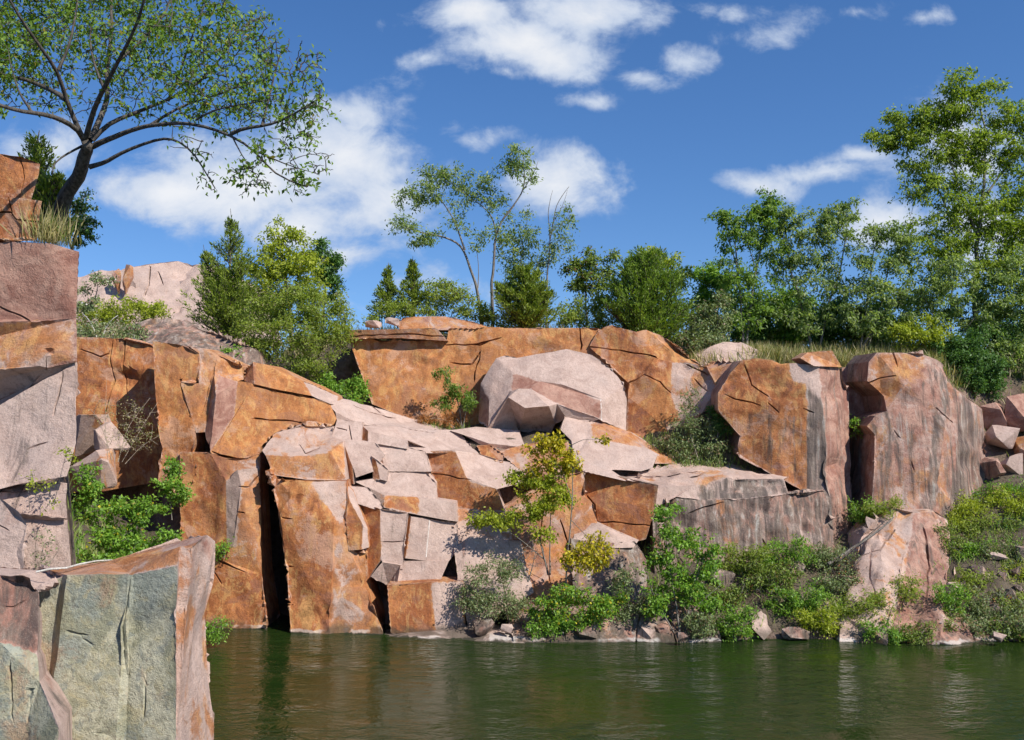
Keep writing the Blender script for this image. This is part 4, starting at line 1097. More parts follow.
plant('bush', 'small bright green sprig under the two topped juniper', 'bush', [('228,366,37.6 231,352,37.6', .015, .006)], [(230, 352, 12, 9, 37.6, .4, 1), (238, 360, 9, 7, 37.6, .4, 1)], leaf='green', ll=0.11, dens=0.5, twpx=40, spread=2.5, parts=('stems', 'foliage'))
plant('scrub_bush', 'wide yellow green scrub below the skyline outcrop', 'bush', [('120,338,45 115,315,45', .03, .01), ('120,338,45 138,330,45 150,315,45', .03, .01)], [(108, 312, 24, 14, 45, 1, 1), (138, 308, 26, 14, 45, 1, 1), (155, 316, 14, 12, 45, .8, 1), (90, 318, 16, 16, 45, .8, .8)], leaf='lime', ll=0.13, dens=0.42, twpx=60, spread=3.5, parts=('stems', 'foliage'))
plant('scrub_bush', 'grey green scrub with bleached branches along the top of the recessed orange block', 'bush', [('100,345,37.6 92,322,37.8 82,312,38', .035, .012), ('100,345,37.6 108,322,37.8 118,315,38', .03, .01), ('100,345,37.6 122,342,37.6 135,328,37.8', .02, .008)],
      [(92, 332, 16, 12, 37.7, .6, .7), (115, 332, 20, 11, 37.7, .6, .8), (140, 334, 14, 9, 37.7, .5, .9), (122, 340, 30, 6, 37.5, .4, .9)], leaf='grey', bark=BLEACH, ll=0.11, dens=0.42, twpx=45, spread=3, twr=0.014, parts=('stems', 'foliage'))

# --- middle of the clifftop
cedar('slim yellowish juniper, farther left of the pair near the left end of the back wall', 388, 262, 322, 43.5, 30, n=2000, leaf='cedar', bulge=1.25)
cedar('slim green juniper, farther right of the pair near the left end of the back wall', 413, 256, 322, 43.5, 34, n=2400, leaf='cedar', bulge=1.15)
plant('bush', 'pale grey green bush between the slim junipers and the airy tree', 'bush', [('446,325,43 440,300,43', .03, .01), ('448,325,43 458,300,43', .03, .01)], [(440, 294, 18, 16, 43, .9, .8), (458, 298, 18, 18, 43, .9, .8), (430, 308, 16, 12, 43, .8, .8)], leaf='pale', ll=0.13, dens=0.36, twpx=55, spread=3.5, parts=('stems', 'foliage'))
plant('bush', 'soft pale bush hiding the feet of the two slim junipers', 'bush', [('398,328,42.6 392,312,42.6', .03, .01), ('400,328,42.6 408,310,42.6', .03, .01)], [(388, 313, 18, 10, 42.6, .8, .9), (412, 311, 20, 12, 42.6, .8, .9), (372, 318, 10, 8, 42.6, .6, .8)], leaf='pale', ll=0.13, dens=0.36, twpx=55, spread=3.5, parts=('stems', 'foliage'))
plant('bush', 'low pale bush between the airy tree trunks and the broad rounded juniper', 'bush', [('478,330,43.2 474,315,43.2', .03, .01), ('480,330,43.2 488,312,43.2', .03, .01)], [(472, 314, 16, 11, 43.2, .8, .9), (492, 316, 14, 10, 43.2, .8, .9)], leaf='pale', ll=0.13, dens=0.36, twpx=55, spread=3.5, parts=('stems', 'foliage'))
plant('airy_tree', 'thin open crowned tree with two forked leaning trunks against the clouds', 'tree', [
    ('482,330,43.5 479,295,43.5 468,258,43.5 462,245,43.5 445,237,43.4 425,233,43.3 405,228,43.2', .09, .025),
    ('465,250,43.5 456,225,43.6 447,208,43.7 437,195,43.8', .05, .02), ('478,288,43.5 479,265,43.4 476,248,43.3', .025, .01),
    ('492,330,43.6 492,285,43.6 496,240,43.6 501,222,43.6 512,208,43.6 522,195,43.6 526,178,43.6 522,160,43.6', .09, .02),
    ('497,235,43.6 492,215,43.7 482,205,43.8 470,198,43.9 460,190,44', .045, .015), ('522,192,43.6 535,172,43.4 538,160,43.4', .025, .01), ('501,222,43.6 515,205,43.9', .03, .01)],
    [(425, 190, 18, 12, 43.7, .8, 1), (445, 172, 22, 12, 43.8, .9, 1), (412, 200, 14, 9, 43.6, .6, 1), (470, 185, 22, 13, 43.9, .9, .9), (490, 200, 16, 12, 43.8, .8, .7), (400, 222, 14, 10, 43.2, .6, 1), (424, 236, 18, 8, 43.3, .6, 1), (455, 222, 14, 9, 43.6, .7, .4), (518, 158, 16, 11, 43.6, .7, 1), (512, 172, 20, 8, 43.6, .7, .7), (530, 178, 10, 8, 43.5, .5, .5), (478, 238, 12, 9, 43.3, .6, .6), (495, 226, 12, 8, 43.6, .5, .4), (470, 205, 14, 10, 43.9, .7, .5)],
    leaf='silver', ll=0.165, lw=0.4, dens=0.24, twpx=50, spread=3.4, up=0.3, twr=0.008)
plant('tree', 'light leafy small tree just behind and right of the airy forked tree', 'tree', [('520,335,45.5 518,290,45.5 522,250,45.5', .06, .02)], [(520, 228, 20, 18, 45.5, .9, .75), (528, 255, 20, 18, 45.5, .9, .8), (505, 245, 14, 18, 45.5, .8, .6), (512, 275, 18, 16, 45.5, .8, .7)], leaf='silver', ll=0.16, lw=0.4, dens=0.22, twpx=60, spread=3.5)
plant('tree', 'half bare tree with dead upright tips left of the round leafy back tree', 'tree', [('546,330,44.5 548,280,44.5 550,240,44.5 556,205,44.5 569,186,44.5', .06, .012), ('550,240,44.5 548,210,44.5 552,190,44.5', .03, .008), ('552,225,44.5 562,208,44.5 568,190,44.5', .02, .006)],
      [(565, 222, 16, 14, 44.5, .7, .55), (556, 245, 18, 16, 44.5, .8, .6), (572, 238, 10, 12, 44.5, .6, .5), (545, 262, 14, 12, 44.5, .7, .5)], leaf='silver', ll=0.16, lw=0.38, dens=0.2, twpx=45, spread=3.2, bare=0.25)
cedar('broad rounded bright juniper in front of the airy forked tree', 524, 266, 336, 42.0, 52, n=9500, leaf='cedar', bulge=0.5, fork=((-26, 284, 40), (10, 272, 46), (24, 292, 34)))
plant('tree', 'round leafy tree on the skyline left of the big spreading juniper', 'tree', [('588,340,45 586,300,45 586,265,45', .07, .02)], [(588, 262, 13, 13, 45, .7, 1), (580, 278, 18, 18, 45, .8, 1), (600, 285, 12, 18, 45, .8, .9), (612, 265, 7, 16, 45, .5, .8)], leaf='olive', ll=0.16, dens=0.34, twpx=60, spread=3.2)
plant('bush', 'pale loose bush at the left foot of the big spreading juniper', 'bush', [('578,338,43 575,315,43', .03, .01), ('598,338,43 600,312,43', .03, .01)], [(572, 310, 22, 16, 43, .9, .8), (598, 308, 20, 18, 43, .9, .8), (585, 322, 34, 9, 42.6, .7, .8)], leaf='pale', ll=0.13, dens=0.36, twpx=55, spread=3.5, parts=('stems', 'foliage'))
cedar('big spreading bright green juniper above the cracked right end of the back wall', 648, 250, 352, 41.8, 82, n=15000, leaf='cedar_dark', bulge=0.42, fork=((-34, 280, 58), (30, 276, 56), (-14, 258, 60), (44, 306, 40), (-44, 304, 40)))
plant('tree', 'olive green tree with a dead snag showing just above the big spreading juniper', 'tree', [('652,345,44.5 652,290,44.5 655,262,44.5 657,246,44.5', .07, .03), ('655,262,44.5 662,252,44.5 666,247,44.5', .03, .012)], [(645, 256, 13, 12, 44.5, .7, 1), (665, 262, 16, 12, 44.5, .7, .9), (635, 270, 14, 12, 44.5, .7, .9), (680, 280, 12, 14, 44.5, .7, .9), (656, 275, 18, 12, 44.5, .7, 1)], leaf='lime', ll=0.15, dens=0.34, twpx=55, spread=3.2)

# --- right clifftop
plant('bush', 'tangled pale bush between the big spreading juniper and the first locust', 'bush', [('700,352,42 695,325,42', .03, .01), ('712,352,42 718,320,42', .03, .01)], [(700, 325, 18, 16, 42, .9, .7), (716, 318, 16, 20, 42.4, .9, .8), (690, 338, 16, 9, 41.6, .6, .7), (708, 342, 22, 8, 41.2, .6, .7)], leaf='grey', ll=0.13, dens=0.34, twpx=50, spread=3.5, parts=('stems', 'foliage'))
plant('tree', 'leafy green tree right behind the tangled pale bush', 'tree', [('712,350,46 708,300,46 705,275,46', .06, .02)], [(702, 274, 15, 11, 46, .8, 1), (718, 285, 16, 14, 46, .8, 1), (708, 298, 20, 14, 46, .8, 1)], leaf='green', ll=0.16, dens=0.34, twpx=60, spread=3.5)
plant('locust_tree', 'tall feathery locust with peaked top, leftmost of the right hand clifftop trees', 'tree', [('742,352,42.8 741,310,42.8 738,270,42.8 735,240,42.8', .07, .03), ('746,352,42.8 750,310,42.9 756,270,43 764,235,43.1 770,200,43.1', .07, .02), ('738,270,42.8 726,230,42.7', .04, .015), ('756,270,43 745,235,43', .03, .012)],
      [(768, 205, 11, 16, 43.1, .7, 1), (755, 222, 22, 14, 43.1, .9, 1), (728, 220, 16, 8, 42.7, .6, 1), (738, 240, 20, 10, 42.8, .8, 1), (766, 245, 18, 14, 43.1, .8, .7), (735, 275, 22, 14, 42.8, .9, .6), (758, 280, 22, 12, 43, .9, .6), (728, 300, 18, 12, 42.8, .8, .6), (765, 305, 22, 12, 43, .8, .7), (745, 325, 24, 10, 42.6, .8, .6)],
      leaf='locust', ll=0.18, lw=0.4, dens=0.21, twpx=60, spread=3.0, droop=0.4)
plant('locust_tree', 'middle locust with gappy grey green crown right of the peaked one', 'tree', [('812,354,43.2 806,320,43.2 795,285,43.2 788,255,43.2 782,235,43.2', .07, .02), ('820,354,43.4 826,310,43.4 840,270,43.4 846,235,43.4 848,215,43.4', .06, .02), ('838,272,43.4 825,255,43.4 815,240,43.4', .03, .01)],
      [(790, 220, 16, 10, 43.2, .7, 1), (800, 235, 20, 12, 43.2, .8, .9), (825, 215, 14, 10, 43.3, .6, 1), (845, 210, 16, 10, 43.4, .7, 1), (832, 235, 22, 14, 43.4, .9, .8), (788, 260, 22, 13, 43.2, .9, .7), (820, 262, 20, 13, 43.3, .9, .7), (800, 285, 22, 12, 43.2, .9, .6), (836, 290, 22, 12, 43.4, .9, .6), (792, 310, 20, 12, 43, .8, .7), (815, 320, 22, 12, 43, .8, .7)],
      leaf='silver', ll=0.18, lw=0.4, dens=0.20, twpx=60, spread=3.2, droop=0.4)
plant('locust_tree', 'silvery leaning locust with pale multiple trunks left of the tall tree', 'tree', [('862,352,42.6 872,330,42.6 885,310,42.6 895,290,42.6', .07, .02), ('860,352,42.6 868,300,42.6 872,260,42.7 876,240,42.7', .06, .02), ('866,352,42.6 885,290,42.8 890,255,42.9', .05, .02)],
      [(880, 232, 20, 10, 42.8, .7, .9), (900, 242, 16, 10, 42.8, .7, .9), (862, 255, 16, 12, 42.7, .7, .6), (885, 265, 20, 10, 42.7, .8, .6), (868, 290, 22, 11, 42.6, .8, .8), (890, 300, 20, 12, 42.6, .8, .8), (858, 318, 20, 12, 42.4, .8, .9), (885, 325, 18, 10, 42.4, .8, .8)],
      leaf='silver', ll=0.18, lw=0.38, dens=0.22, twpx=55, spread=3.2, droop=0.35)
plant('ash_tree', 'tallest tree on the right cliff with yellow green layered crown above the red column', 'tree', [
    ('974,400,43.5 976,340,43.5 976,280,43.5 980,220,43.5 985,170,43.5 985,130,43.5 978,90,43.5', .17, .03), ('978,235,43.5 962,200,43.4 952,165,43.3 945,145,43.2', .06, .02), ('978,240,43.5 950,215,43.6 938,190,43.7 925,165,43.8', .06, .02),
    ('976,270,43.5 958,258,43.3 945,245,43.2 925,235,43.1', .05, .015), ('982,200,43.5 1000,175,43.6 1015,158,43.7 1040,140,43.8', .06, .02), ('976,300,43.5 1000,270,43.4 1020,225,43.3', .06, .02), ('985,150,43.5 975,115,43.3 965,100,43.2', .03, .01)],
    [(960, 82, 20, 11, 43.4, .8, 1), (985, 92, 18, 9, 43.5, .7, .8), (940, 112, 26, 10, 43.4, .9, 1), (905, 118, 22, 10, 43.6, .8, 1), (890, 138, 20, 10, 43.7, .8, 1), (918, 140, 24, 10, 43.6, .9, .9), (962, 108, 22, 12, 43.4, .9, .9), (925, 160, 22, 9, 43.7, .8, .7), (1008, 120, 22, 13, 43.7, .8, .9), (1035, 115, 20, 16, 43.8, .8, .8), (985, 140, 18, 9, 43.5, .7, .4), (945, 180, 18, 8, 43.3, .7, .4), (960, 212, 26, 10, 43.4, .8, .6), (928, 222, 22, 8, 43.2, .7, .5), (1005, 195, 22, 12, 43.5, .8, .5), (1030, 180, 20, 12, 43.6, .8, .6), (905, 195, 14, 8, 43.6, .6, .25), (955, 245, 22, 9, 43.3, .7, .6), (1015, 235, 22, 12, 43.4, .8, .6), (930, 265, 20, 12, 43.3, .8, .5), (975, 150, 30, 18, 43.5, 1, .8), (1000, 155, 24, 16, 43.7, .9, .7), (950, 150, 22, 14, 43.4, .9, .7), (930, 190, 24, 12, 43.4, .9, .7), (985, 215, 26, 14, 43.2, .9, .7), (965, 185, 26, 12, 43.6, .9, .6), (1015, 260, 26, 16, 43.2, .9, .7), (940, 245, 26, 14, 43.4, .9, .7), (985, 265, 28, 16, 43, 1, .7), (905, 245, 22, 14, 43.4, .9, .6), (925, 300, 26, 16, 43.6, .9, .7), (1000, 225, 28, 22, 43.4, 1, .7), (955, 130, 24, 16, 43.5, .9, .6), (925, 130, 24, 14, 43.6, .9, .7), (1030, 215, 26, 24, 43.5, 1, .8), (915, 175, 20, 14, 43.6, .8, .5), (960, 225, 26, 16, 43.5, .9, .6), (1025, 150, 24, 20, 43.7, .9, .7)],
    leaf='ash', ll=0.165, lw=0.45, dens=0.21, twpx=60, spread=3.4, droop=0.35)
plant('tree', 'silvery grey green tree in front of the tallest trunk above the red column', 'tree', [('955,395,42.2 952,350,42.2 950,310,42.2 955,270,42.2', .06, .02), ('952,340,42.2 930,310,42.2 920,290,42.2', .04, .015), ('955,345,42.2 980,310,42 995,285,42', .04, .015)],
      [(950, 268, 22, 11, 42.2, .8, .8), (925, 290, 22, 12, 42.2, .8, .8), (965, 292, 22, 12, 42.1, .8, .9), (995, 290, 22, 13, 42, .8, .9), (940, 315, 24, 12, 42.2, .9, .8), (980, 320, 22, 12, 42, .9, .8), (912, 318, 16, 12, 42.3, .7, .8)], leaf='silver', ll=0.17, lw=0.4, dens=0.22, twpx=60, spread=3.2, droop=0.35)
plant('tree', 'grey green tree filling the right edge above the rubble slope', 'tree', [('1030,400,42 1028,350,42 1020,310,42 1015,285,42', .06, .02), ('1028,345,42 1045,300,42', .05, .02)], [(1012, 275, 20, 14, 42, .8, .8), (1030, 265, 20, 14, 42.2, .8, .8), (1015, 310, 22, 16, 41.8, .9, .9), (1040, 310, 22, 22, 41.8, .9, .9), (1018, 345, 20, 14, 41.6, .8, .8), (1035, 370, 20, 14, 41.4, .8, .8), (1000, 355, 14, 14, 41.6, .7, .7)], leaf='silver', ll=0.16, lw=0.4, dens=0.26, twpx=60, spread=3.2)
plant('bush', 'dense dark green bush at the clifftop right of the red column crest', 'bush', [('966,402,40.8 962,370,40.8', .04, .01), ('970,402,40.8 980,372,40.8', .04, .01)], [(952, 352, 18, 14, 40.8, .9, 1.1), (972, 345, 18, 16, 41, .9, 1.1), (975, 370, 24, 16, 40.6, .9, 1.2), (962, 385, 18, 11, 40.5, .7, 1.2), (990, 385, 12, 10, 40.6, .6, 1.1)], leaf='dark', ll=0.12, dens=0.5, twpx=50, spread=3.2, parts=('stems', 'foliage'))
plant('bush', 'yellowish green low bush at the right end of the dry clifftop grass', 'bush', [('925,352,41.5 922,335,41.5', .03, .01)], [(918, 330, 18, 13, 41.5, .8, .9), (938, 338, 14, 12, 41.3, .7, .9), (902, 335, 14, 10, 41.6, .7, .8)], leaf='lime', ll=0.13, dens=0.36, twpx=50, spread=3.2, parts=('stems', 'foliage'))
HEDGE = [(706, 326, 20, 18, 'pale', 'left end, beside the tangled bush'), (748, 322, 24, 20, 'dark', 'under the peaked locust'), (772, 334, 18, 10, 'pale', 'at the right foot of the peaked locust'), (790, 316, 24, 24, 'green', 'between the peaked and middle locusts'),
         (826, 322, 24, 20, 'dark', 'under the middle locust'), (858, 326, 20, 18, 'olive', 'at the foot of the silvery locust'), (888, 320, 20, 20, 'green', 'between the silvery locust and the tall tree'), (1000, 330, 30, 24, 'dark', 'right of the tallest trunk')]
for (u, v, ru, rv, lf, lab) in HEDGE:
    plant('bush', {'pale': 'pale', 'dark': 'dark', 'green': 'bright green', 'olive': 'olive'}[lf] + ' low bush behind the dry grass, ' + lab, 'bush', [('%d,%d,46 %d,%d,46' % (u, 352, u - 4, v), .03, .01), ('%d,%d,46 %d,%d,46' % (u + 4, 352, u + 10, v), .03, .01)],
          [(u - ru * .4, v, ru * .7, rv, 46, 1, 1), (u + ru * .4, v + 2, ru * .7, rv, 46, 1, 1), (u, 341, ru * 1.1, 9, 46, 1, 1.1)], leaf=lf, ll=0.16, dens=0.32, twpx=60, spread=3.5, parts=('stems', 'foliage'), group='low bushes behind the clifftop grass')

# --- on the ledges
plant('sumac_shrub', 'feathery green shrub growing on the ledge before the ochre back wall', 'shrub', [('462,428,38.6 459,405,38.6 452,388,38.6 446,372,38.6', .03, .01), ('463,428,38.6 466,408,38.5 474,396,38.5', .025, .008), ('461,425,38.6 445,402,38.7', .02, .008)],
      [(444, 376, 11, 10, 38.6, .35, 1), (450, 392, 18, 9, 38.6, .4, 1), (442, 405, 14, 8, 38.6, .4, 1), (465, 398, 14, 9, 38.5, .4, 1), (470, 408, 10, 7, 38.5, .35, .8)], leaf='locust', ll=0.13, lw=0.34, dens=0.44, twpx=40, spread=2.4, droop=0.4, parts=('stems', 'foliage'))
plant('dead_shrub', 'rust coloured heap of dead branches below the feathery ledge shrub', 'shrub', [('455,428,38.4 440,416,38.4 425,420,38.4', .015, .005)], [(435, 419, 18, 7, 38.4, .4, 1), (455, 416, 14, 8, 38.5, .4, 1)], leaf='rust', ll=0.13, lw=0.16, dens=0.75, twpx=30, spread=2.2, droop=0.5, bark=TWIG, parts=('branches', 'needles'))
plant('shrub', 'dusty grey green shrub in the notch left of the ochre column', 'shrub', [('700,465,37.0 692,440,37.2 685,415,37.4 690,390,37.6', .03, .008), ('704,466,37.0 716,445,37.2 720,425,37.3', .025, .008), ('696,466,37.0 672,448,37.1', .02, .006)],
      [(690, 398, 12, 14, 37.6, .4, .5), (690, 425, 22, 14, 37.3, .5, .7), (680, 445, 26, 10, 37.1, .5, .9), (712, 448, 20, 13, 37.2, .5, .8), (705, 425, 14, 16, 37.4, .5, .6), (700, 460, 34, 7, 37.0, .4, .9)], leaf='grey', ll=0.1, dens=0.5, twpx=42, spread=3, bark=TWIG, parts=('stems', 'foliage'))
plant('shrub', 'small dark bush in the cleft beside the left edge of the ochre column', 'shrub', [('722,430,37.4 718,415,37.4', .015, .006)], [(714, 416, 10, 9, 37.4, .3, 1.2), (724, 426, 11, 8, 37.3, .3, 1.2)], leaf='dark', ll=0.1, dens=0.6, twpx=40, spread=2.4, parts=('stems', 'foliage'))
plant('sprig', 'tiny bright green sprig growing in the dark gap between the two columns', 'plant', [('856,440,37.4 854,425,37.4', .012, .005)], [(854, 424, 6, 7, 37.4, .25, 1.1), (857, 432, 5, 6, 37.4, .2, 1)], leaf='green', ll=0.1, dens=0.55, twpx=25, spread=2, parts=('stem', 'foliage'))

# --- along the far shore
plant('sapling', 'slender grey stemmed sapling with yellow leaves in the middle of the cliff', 'tree', [('566,588,32.4 567,560,32.5 571,520,32.7 573,480,32.9 572,445,33.0', .035, .012), ('572,500,32.8 560,465,32.9 545,450,33', .015, .006), ('571,520,32.7 590,540,32.4 600,548,32.3', .014, .006)],
      [(545, 447, 24, 13, 33.0, .4, 1), (560, 462, 26, 13, 33.0, .4, 1), (582, 560, 26, 14, 32.2, .4, .9), (535, 470, 14, 8, 33, .3, .6), (598, 546, 22, 11, 32.3, .4, 1), (590, 562, 20, 9, 32.3, .4, .7), (606, 440, 4, 9, 33.2, .2, .8), (560, 440, 14, 7, 33, .3, .8)], leaf='yellow', ll=0.13, lw=0.55, dens=0.30, twpx=40, spread=3.0)
plant('bush', 'bright yellow green leafy bush in front of the rust block, left of the sapling', 'bush', [('548,575,32.8 540,540,33.0 530,505,33.2 520,485,33.3', .03, .01), ('550,575,32.8 550,530,33 552,490,33.1', .03, .01), ('545,560,32.9 515,535,33 495,525,33', .02, .008)],
      [(512, 478, 16, 8, 33.3, .4, .8), (535, 485, 22, 14, 33.2, .5, 1), (556, 498, 20, 16, 33, .5, 1), (530, 510, 24, 12, 33.1, .5, 1), (508, 522, 22, 8, 33, .4, 1), (482, 520, 18, 10, 33.1, .4, .8), (540, 535, 14, 9, 32.9, .4, .9), (560, 470, 18, 9, 33.1, .4, .7)], leaf='lime', ll=0.12, lw=0.5, dens=0.5, twpx=45, spread=3.2, parts=('stems', 'foliage'), extra=('yellow', 0.05))
plant('shrub', 'dusty olive shrub at the water beside the bottom pink block', 'shrub', [('490,628,31.9 488,595,32.0 480,572,32.1', .02, .007), ('492,628,31.9 505,595,32 512,575,32', .02, .007), ('486,628,31.9 466,600,32', .016, .006)],
      [(478, 578, 18, 16, 32.1, .45, .6), (505, 575, 18, 18, 32, .45, .6), (488, 602, 26, 16, 31.9, .5, .7), (468, 600, 14, 14, 32, .4, .5), (515, 605, 16, 16, 31.9, .4, .7), (495, 560, 14, 10, 32.2, .4, .4)], leaf='grey', ll=0.085, lw=0.42, dens=0.85, twpx=34, spread=3.4, bark=TWIG, parts=('stems', 'foliage'))
plant('bush', 'low green bush with yellowing leaves overhanging the water below the sapling', 'bush', [('565,640,31.2 555,615,31.4 545,600,31.5', .03, .01), ('570,640,31.2 580,612,31.4 590,595,31.5', .03, .01), ('575,640,31.2 610,615,31.4', .025, .01)],
      [(545, 605, 20, 16, 31.4, .5, 1), (570, 595, 22, 14, 31.5, .5, 1), (560, 625, 28, 16, 31.2, .5, 1), (595, 612, 22, 16, 31.3, .5, .9), (612, 600, 16, 18, 31.5, .5, .9), (535, 630, 14, 10, 31.1, .4, 1)], leaf='green', ll=0.105, lw=0.5, dens=0.45, twpx=45, spread=3, parts=('stems', 'foliage'), extra=('yellow', 0.10))
plant('bush', 'tall bright green leafy bush at the water before the dark shelf', 'bush', [('680,636,31.2 676,600,31.5 668,560,31.8 665,525,32.0', .04, .012), ('684,636,31.2 692,590,31.5 705,555,31.8', .04, .012), ('676,636,31.2 655,600,31.5 648,575,31.6', .03, .01), ('682,620,31.3 720,585,31.5', .025, .01)],
      [(672, 512, 22, 9, 32.2, .5, .8), (668, 535, 26, 13, 32.0, .6, 1), (695, 545, 26, 14, 31.9, .6, 1), (660, 560, 22, 14, 31.8, .6, 1), (690, 575, 30, 15, 31.7, .6, 1), (665, 592, 26, 14, 31.5, .6, 1), (655, 608, 22, 12, 31.3, .5, 1), (705, 600, 24, 14, 31.5, .6, 1), (715, 560, 14, 12, 31.9, .5, .7)], leaf='green', ll=0.125, lw=0.55, dens=0.30, twpx=55, spread=3.2, parts=('stems', 'foliage'))
plant('shrub', 'dark dusty shrub between the low yellowing bush and the tall bright one', 'shrub', [('628,635,31.6 625,600,31.8', .025, .008)], [(625, 580, 18, 18, 31.9, .5, .7), (635, 605, 18, 16, 31.7, .5, .7), (618, 615, 16, 14, 31.6, .4, .8)], leaf='grey', ll=0.09, dens=0.48, twpx=42, spread=3.2, parts=('stems', 'foliage'))
SHORE = [  # column, row of middle, half width, half height, nearness, leaf, label
    (735, 625, 18, 18, 31.2, 'green', 'fresh green waterside weed clump right of the tall bright bush'),
    (745, 560, 24, 18, 33.6, 'pale', 'pale arching shrub on the slope under the streaked grey wall'),
    (785, 555, 26, 16, 33.8, 'green', 'loose green shrub at the foot of the streaked grey wall'),
    (800, 605, 30, 20, 32.2, 'green', 'broad green weedy bush right of the tilted brown slab'),
    (838, 590, 18, 22, 33.0, 'grey', 'wiry dusty shrub left of the pink pedestal'),
    (862, 612, 26, 22, 31.8, 'pale', 'pale green weeds in front of the pink pedestal foot'),
    (865, 512, 14, 14, 35.8, 'green', 'small leafy shrub at the bottom of the gap between the columns'),
    (890, 508, 20, 7, 35.2, 'pale', 'sparse pale plants along the top of the pink pedestal'),
    (958, 520, 14, 22, 36.0, 'lime', 'yellowish shrub at the right foot of the red column'),
    (985, 508, 30, 16, 36.4, 'lime', 'yellow green bush on the right bank below the rubble'),
    (1008, 496, 30, 16, 36.8, 'green', 'green bush at the top of the right bank below the rubble'),
    (1015, 530, 22, 18, 35.6, 'dark', 'dark bush in the middle of the right bank'),
    (983, 578, 22, 10, 34.0, 'dark', 'flat dark green plant patch halfway down the right bank'),
    (1012, 580, 22, 16, 33.6, 'lime', 'bright weeds at the right edge of the right bank'),
    (965, 615, 26, 12, 32.2, 'grey', 'dusty low growth near the water right of the pedestal'),
    (1000, 612, 26, 14, 32.2, 'grey', 'dry grey brush near the water at the right edge'),
    (960, 595, 16, 12, 33.0, 'pale', 'pale herb clump right beside the pedestal'),
    (940, 630, 20, 8, 31.4, 'olive', 'thin olive weeds at the water below the pedestal'),
    (1000, 628, 30, 12, 31.3, 'grey', 'dry bramble hanging to the water at the right edge'),
    (970, 555, 22, 16, 34.6, 'green', 'mid green bush on the right bank just right of the pedestal top'),
    (948, 600, 14, 18, 32.2, 'green', 'narrow green weeds against the right side of the pedestal'),
    (1015, 602, 26, 14, 32.6, 'pale', 'pale brush at the right edge above the dry bramble'),
    (985, 525, 30, 12, 35.6, 'pale', 'pale leaved brush under the yellow green bush on the right bank'),
    (880, 632, 20, 12, 31.0, 'green', 'green weeds hiding the water foot of the pedestal, on its left'),
    (915, 634, 18, 8, 30.9, 'olive', 'olive weeds at the water right in front of the pedestal'),
    (905, 590, 12, 14, 32.4, 'pale', 'straggly pale plant clinging to the middle of the pedestal'),
    (945, 545, 16, 18, 34.9, 'olive', 'olive shrub in the crease right of the pedestal top'),
    (1000, 560, 24, 14, 34.2, 'grey', 'dusty dry brush in the middle of the right bank'),
    (970, 582, 18, 12, 33.2, 'pale', 'pale dry herb patch low in the middle of the right bank'),
    (1020, 508, 18, 16, 36.0, 'lime', 'yellowing bush at the right edge under the rubble stones'),
    (690, 590, 16, 12, 32.6, 'grey', 'dry twiggy shrub behind the tall bright waterside bush'),
    (725, 595, 20, 14, 32.4, 'olive', 'olive shrub right of the tall bright waterside bush'),
    (770, 578, 26, 16, 33.0, 'olive', 'olive shrub on the slope left of the tilted brown slab'),
    (700, 625, 18, 14, 31.2, 'grey', 'dry grey shrub at the water right under the tall bright bush'),
    (828, 560, 20, 16, 34.0, 'grey', 'grey shrub under the right end of the streaked wall'),
    (818, 620, 20, 14, 31.6, 'lime', 'yellowish weeds at the water between the tilted slab and the pedestal'),
    (1020, 555, 18, 14, 34.6, 'green', 'green bush at the right edge halfway down the right bank'),
    (990, 545, 24, 14, 35.2, 'olive', 'olive brush on the right bank under the yellow green bush'),
    (1012, 632, 24, 8, 31.3, 'olive', 'low weeds at the water at the far right corner'),
    (985, 595, 18, 10, 33.0, 'grey', 'small dry tuft of brush between the flat dark patch and the water'),
    (215, 632, 12, 11, 30.5, 'green', 'little bright green clump at the water beside the foreground rock'),
    (222, 548, 7, 10, 33.0, 'green', 'tiny green sprig on the lower left wall behind the foreground rock'),
]
for (u, v, ru, rv, Y, lf, lab) in SHORE:
    plant('shrub', lab, 'shrub', [('%g,%g,%g %g,%g,%g' % (u, v + rv, Y, u - ru * .3, v, Y), .02, .006), ('%g,%g,%g %g,%g,%g' % (u + 2, v + rv, Y, u + ru * .4, v - rv * .3, Y), .02, .006)],
          [(u - ru * .5, v - rv * .1, ru * .75, rv * .95, Y, .55, .95), (u + ru * .5, v - rv * .25, ru * .75, rv * 1.0, Y, .55, .95), (u, v + rv * .2, ru * 1.05, rv * .8, Y, .55, 1.0)],
          leaf=lf, ll=0.10, lw=0.4, dens=0.44, twpx=42, spread=3.2, bark=TWIG if lf in ('grey', 'pale') else GREYBARK, parts=('stems', 'foliage'), bare=0.1)

# --- left bank
plant('bush', 'large light green leafy bush behind the foreground rock on the left bank', 'bush', [('118,590,24 110,550,24.2 95,515,24.5 85,490,24.6', .03, .01), ('122,590,24 130,550,24.1 138,520,24.2', .03, .01), ('126,590,24 160,560,24 178,545,24', .025, .008), ('115,585,24 80,560,23.6', .02, .008)],
      [(88, 478, 14, 16, 24.6, .35, .9), (82, 505, 14, 14, 24.5, .35, .9), (115, 512, 26, 16, 24.3, .5, 1), (140, 512, 18, 16, 24.2, .5, 1), (105, 540, 34, 18, 24, .5, 1), (150, 540, 24, 16, 24, .5, 1), (75, 560, 20, 12, 23.6, .4, 1), (170, 550, 16, 10, 24, .4, .9), (125, 560, 40, 10, 23.6, .4, 1), (95, 490, 14, 10, 24.5, .3, .9)], leaf='green', ll=0.10, lw=0.55, dens=0.30, twpx=50, spread=3.6, parts=('stems', 'foliage'), extra=('yellow', 0.025))
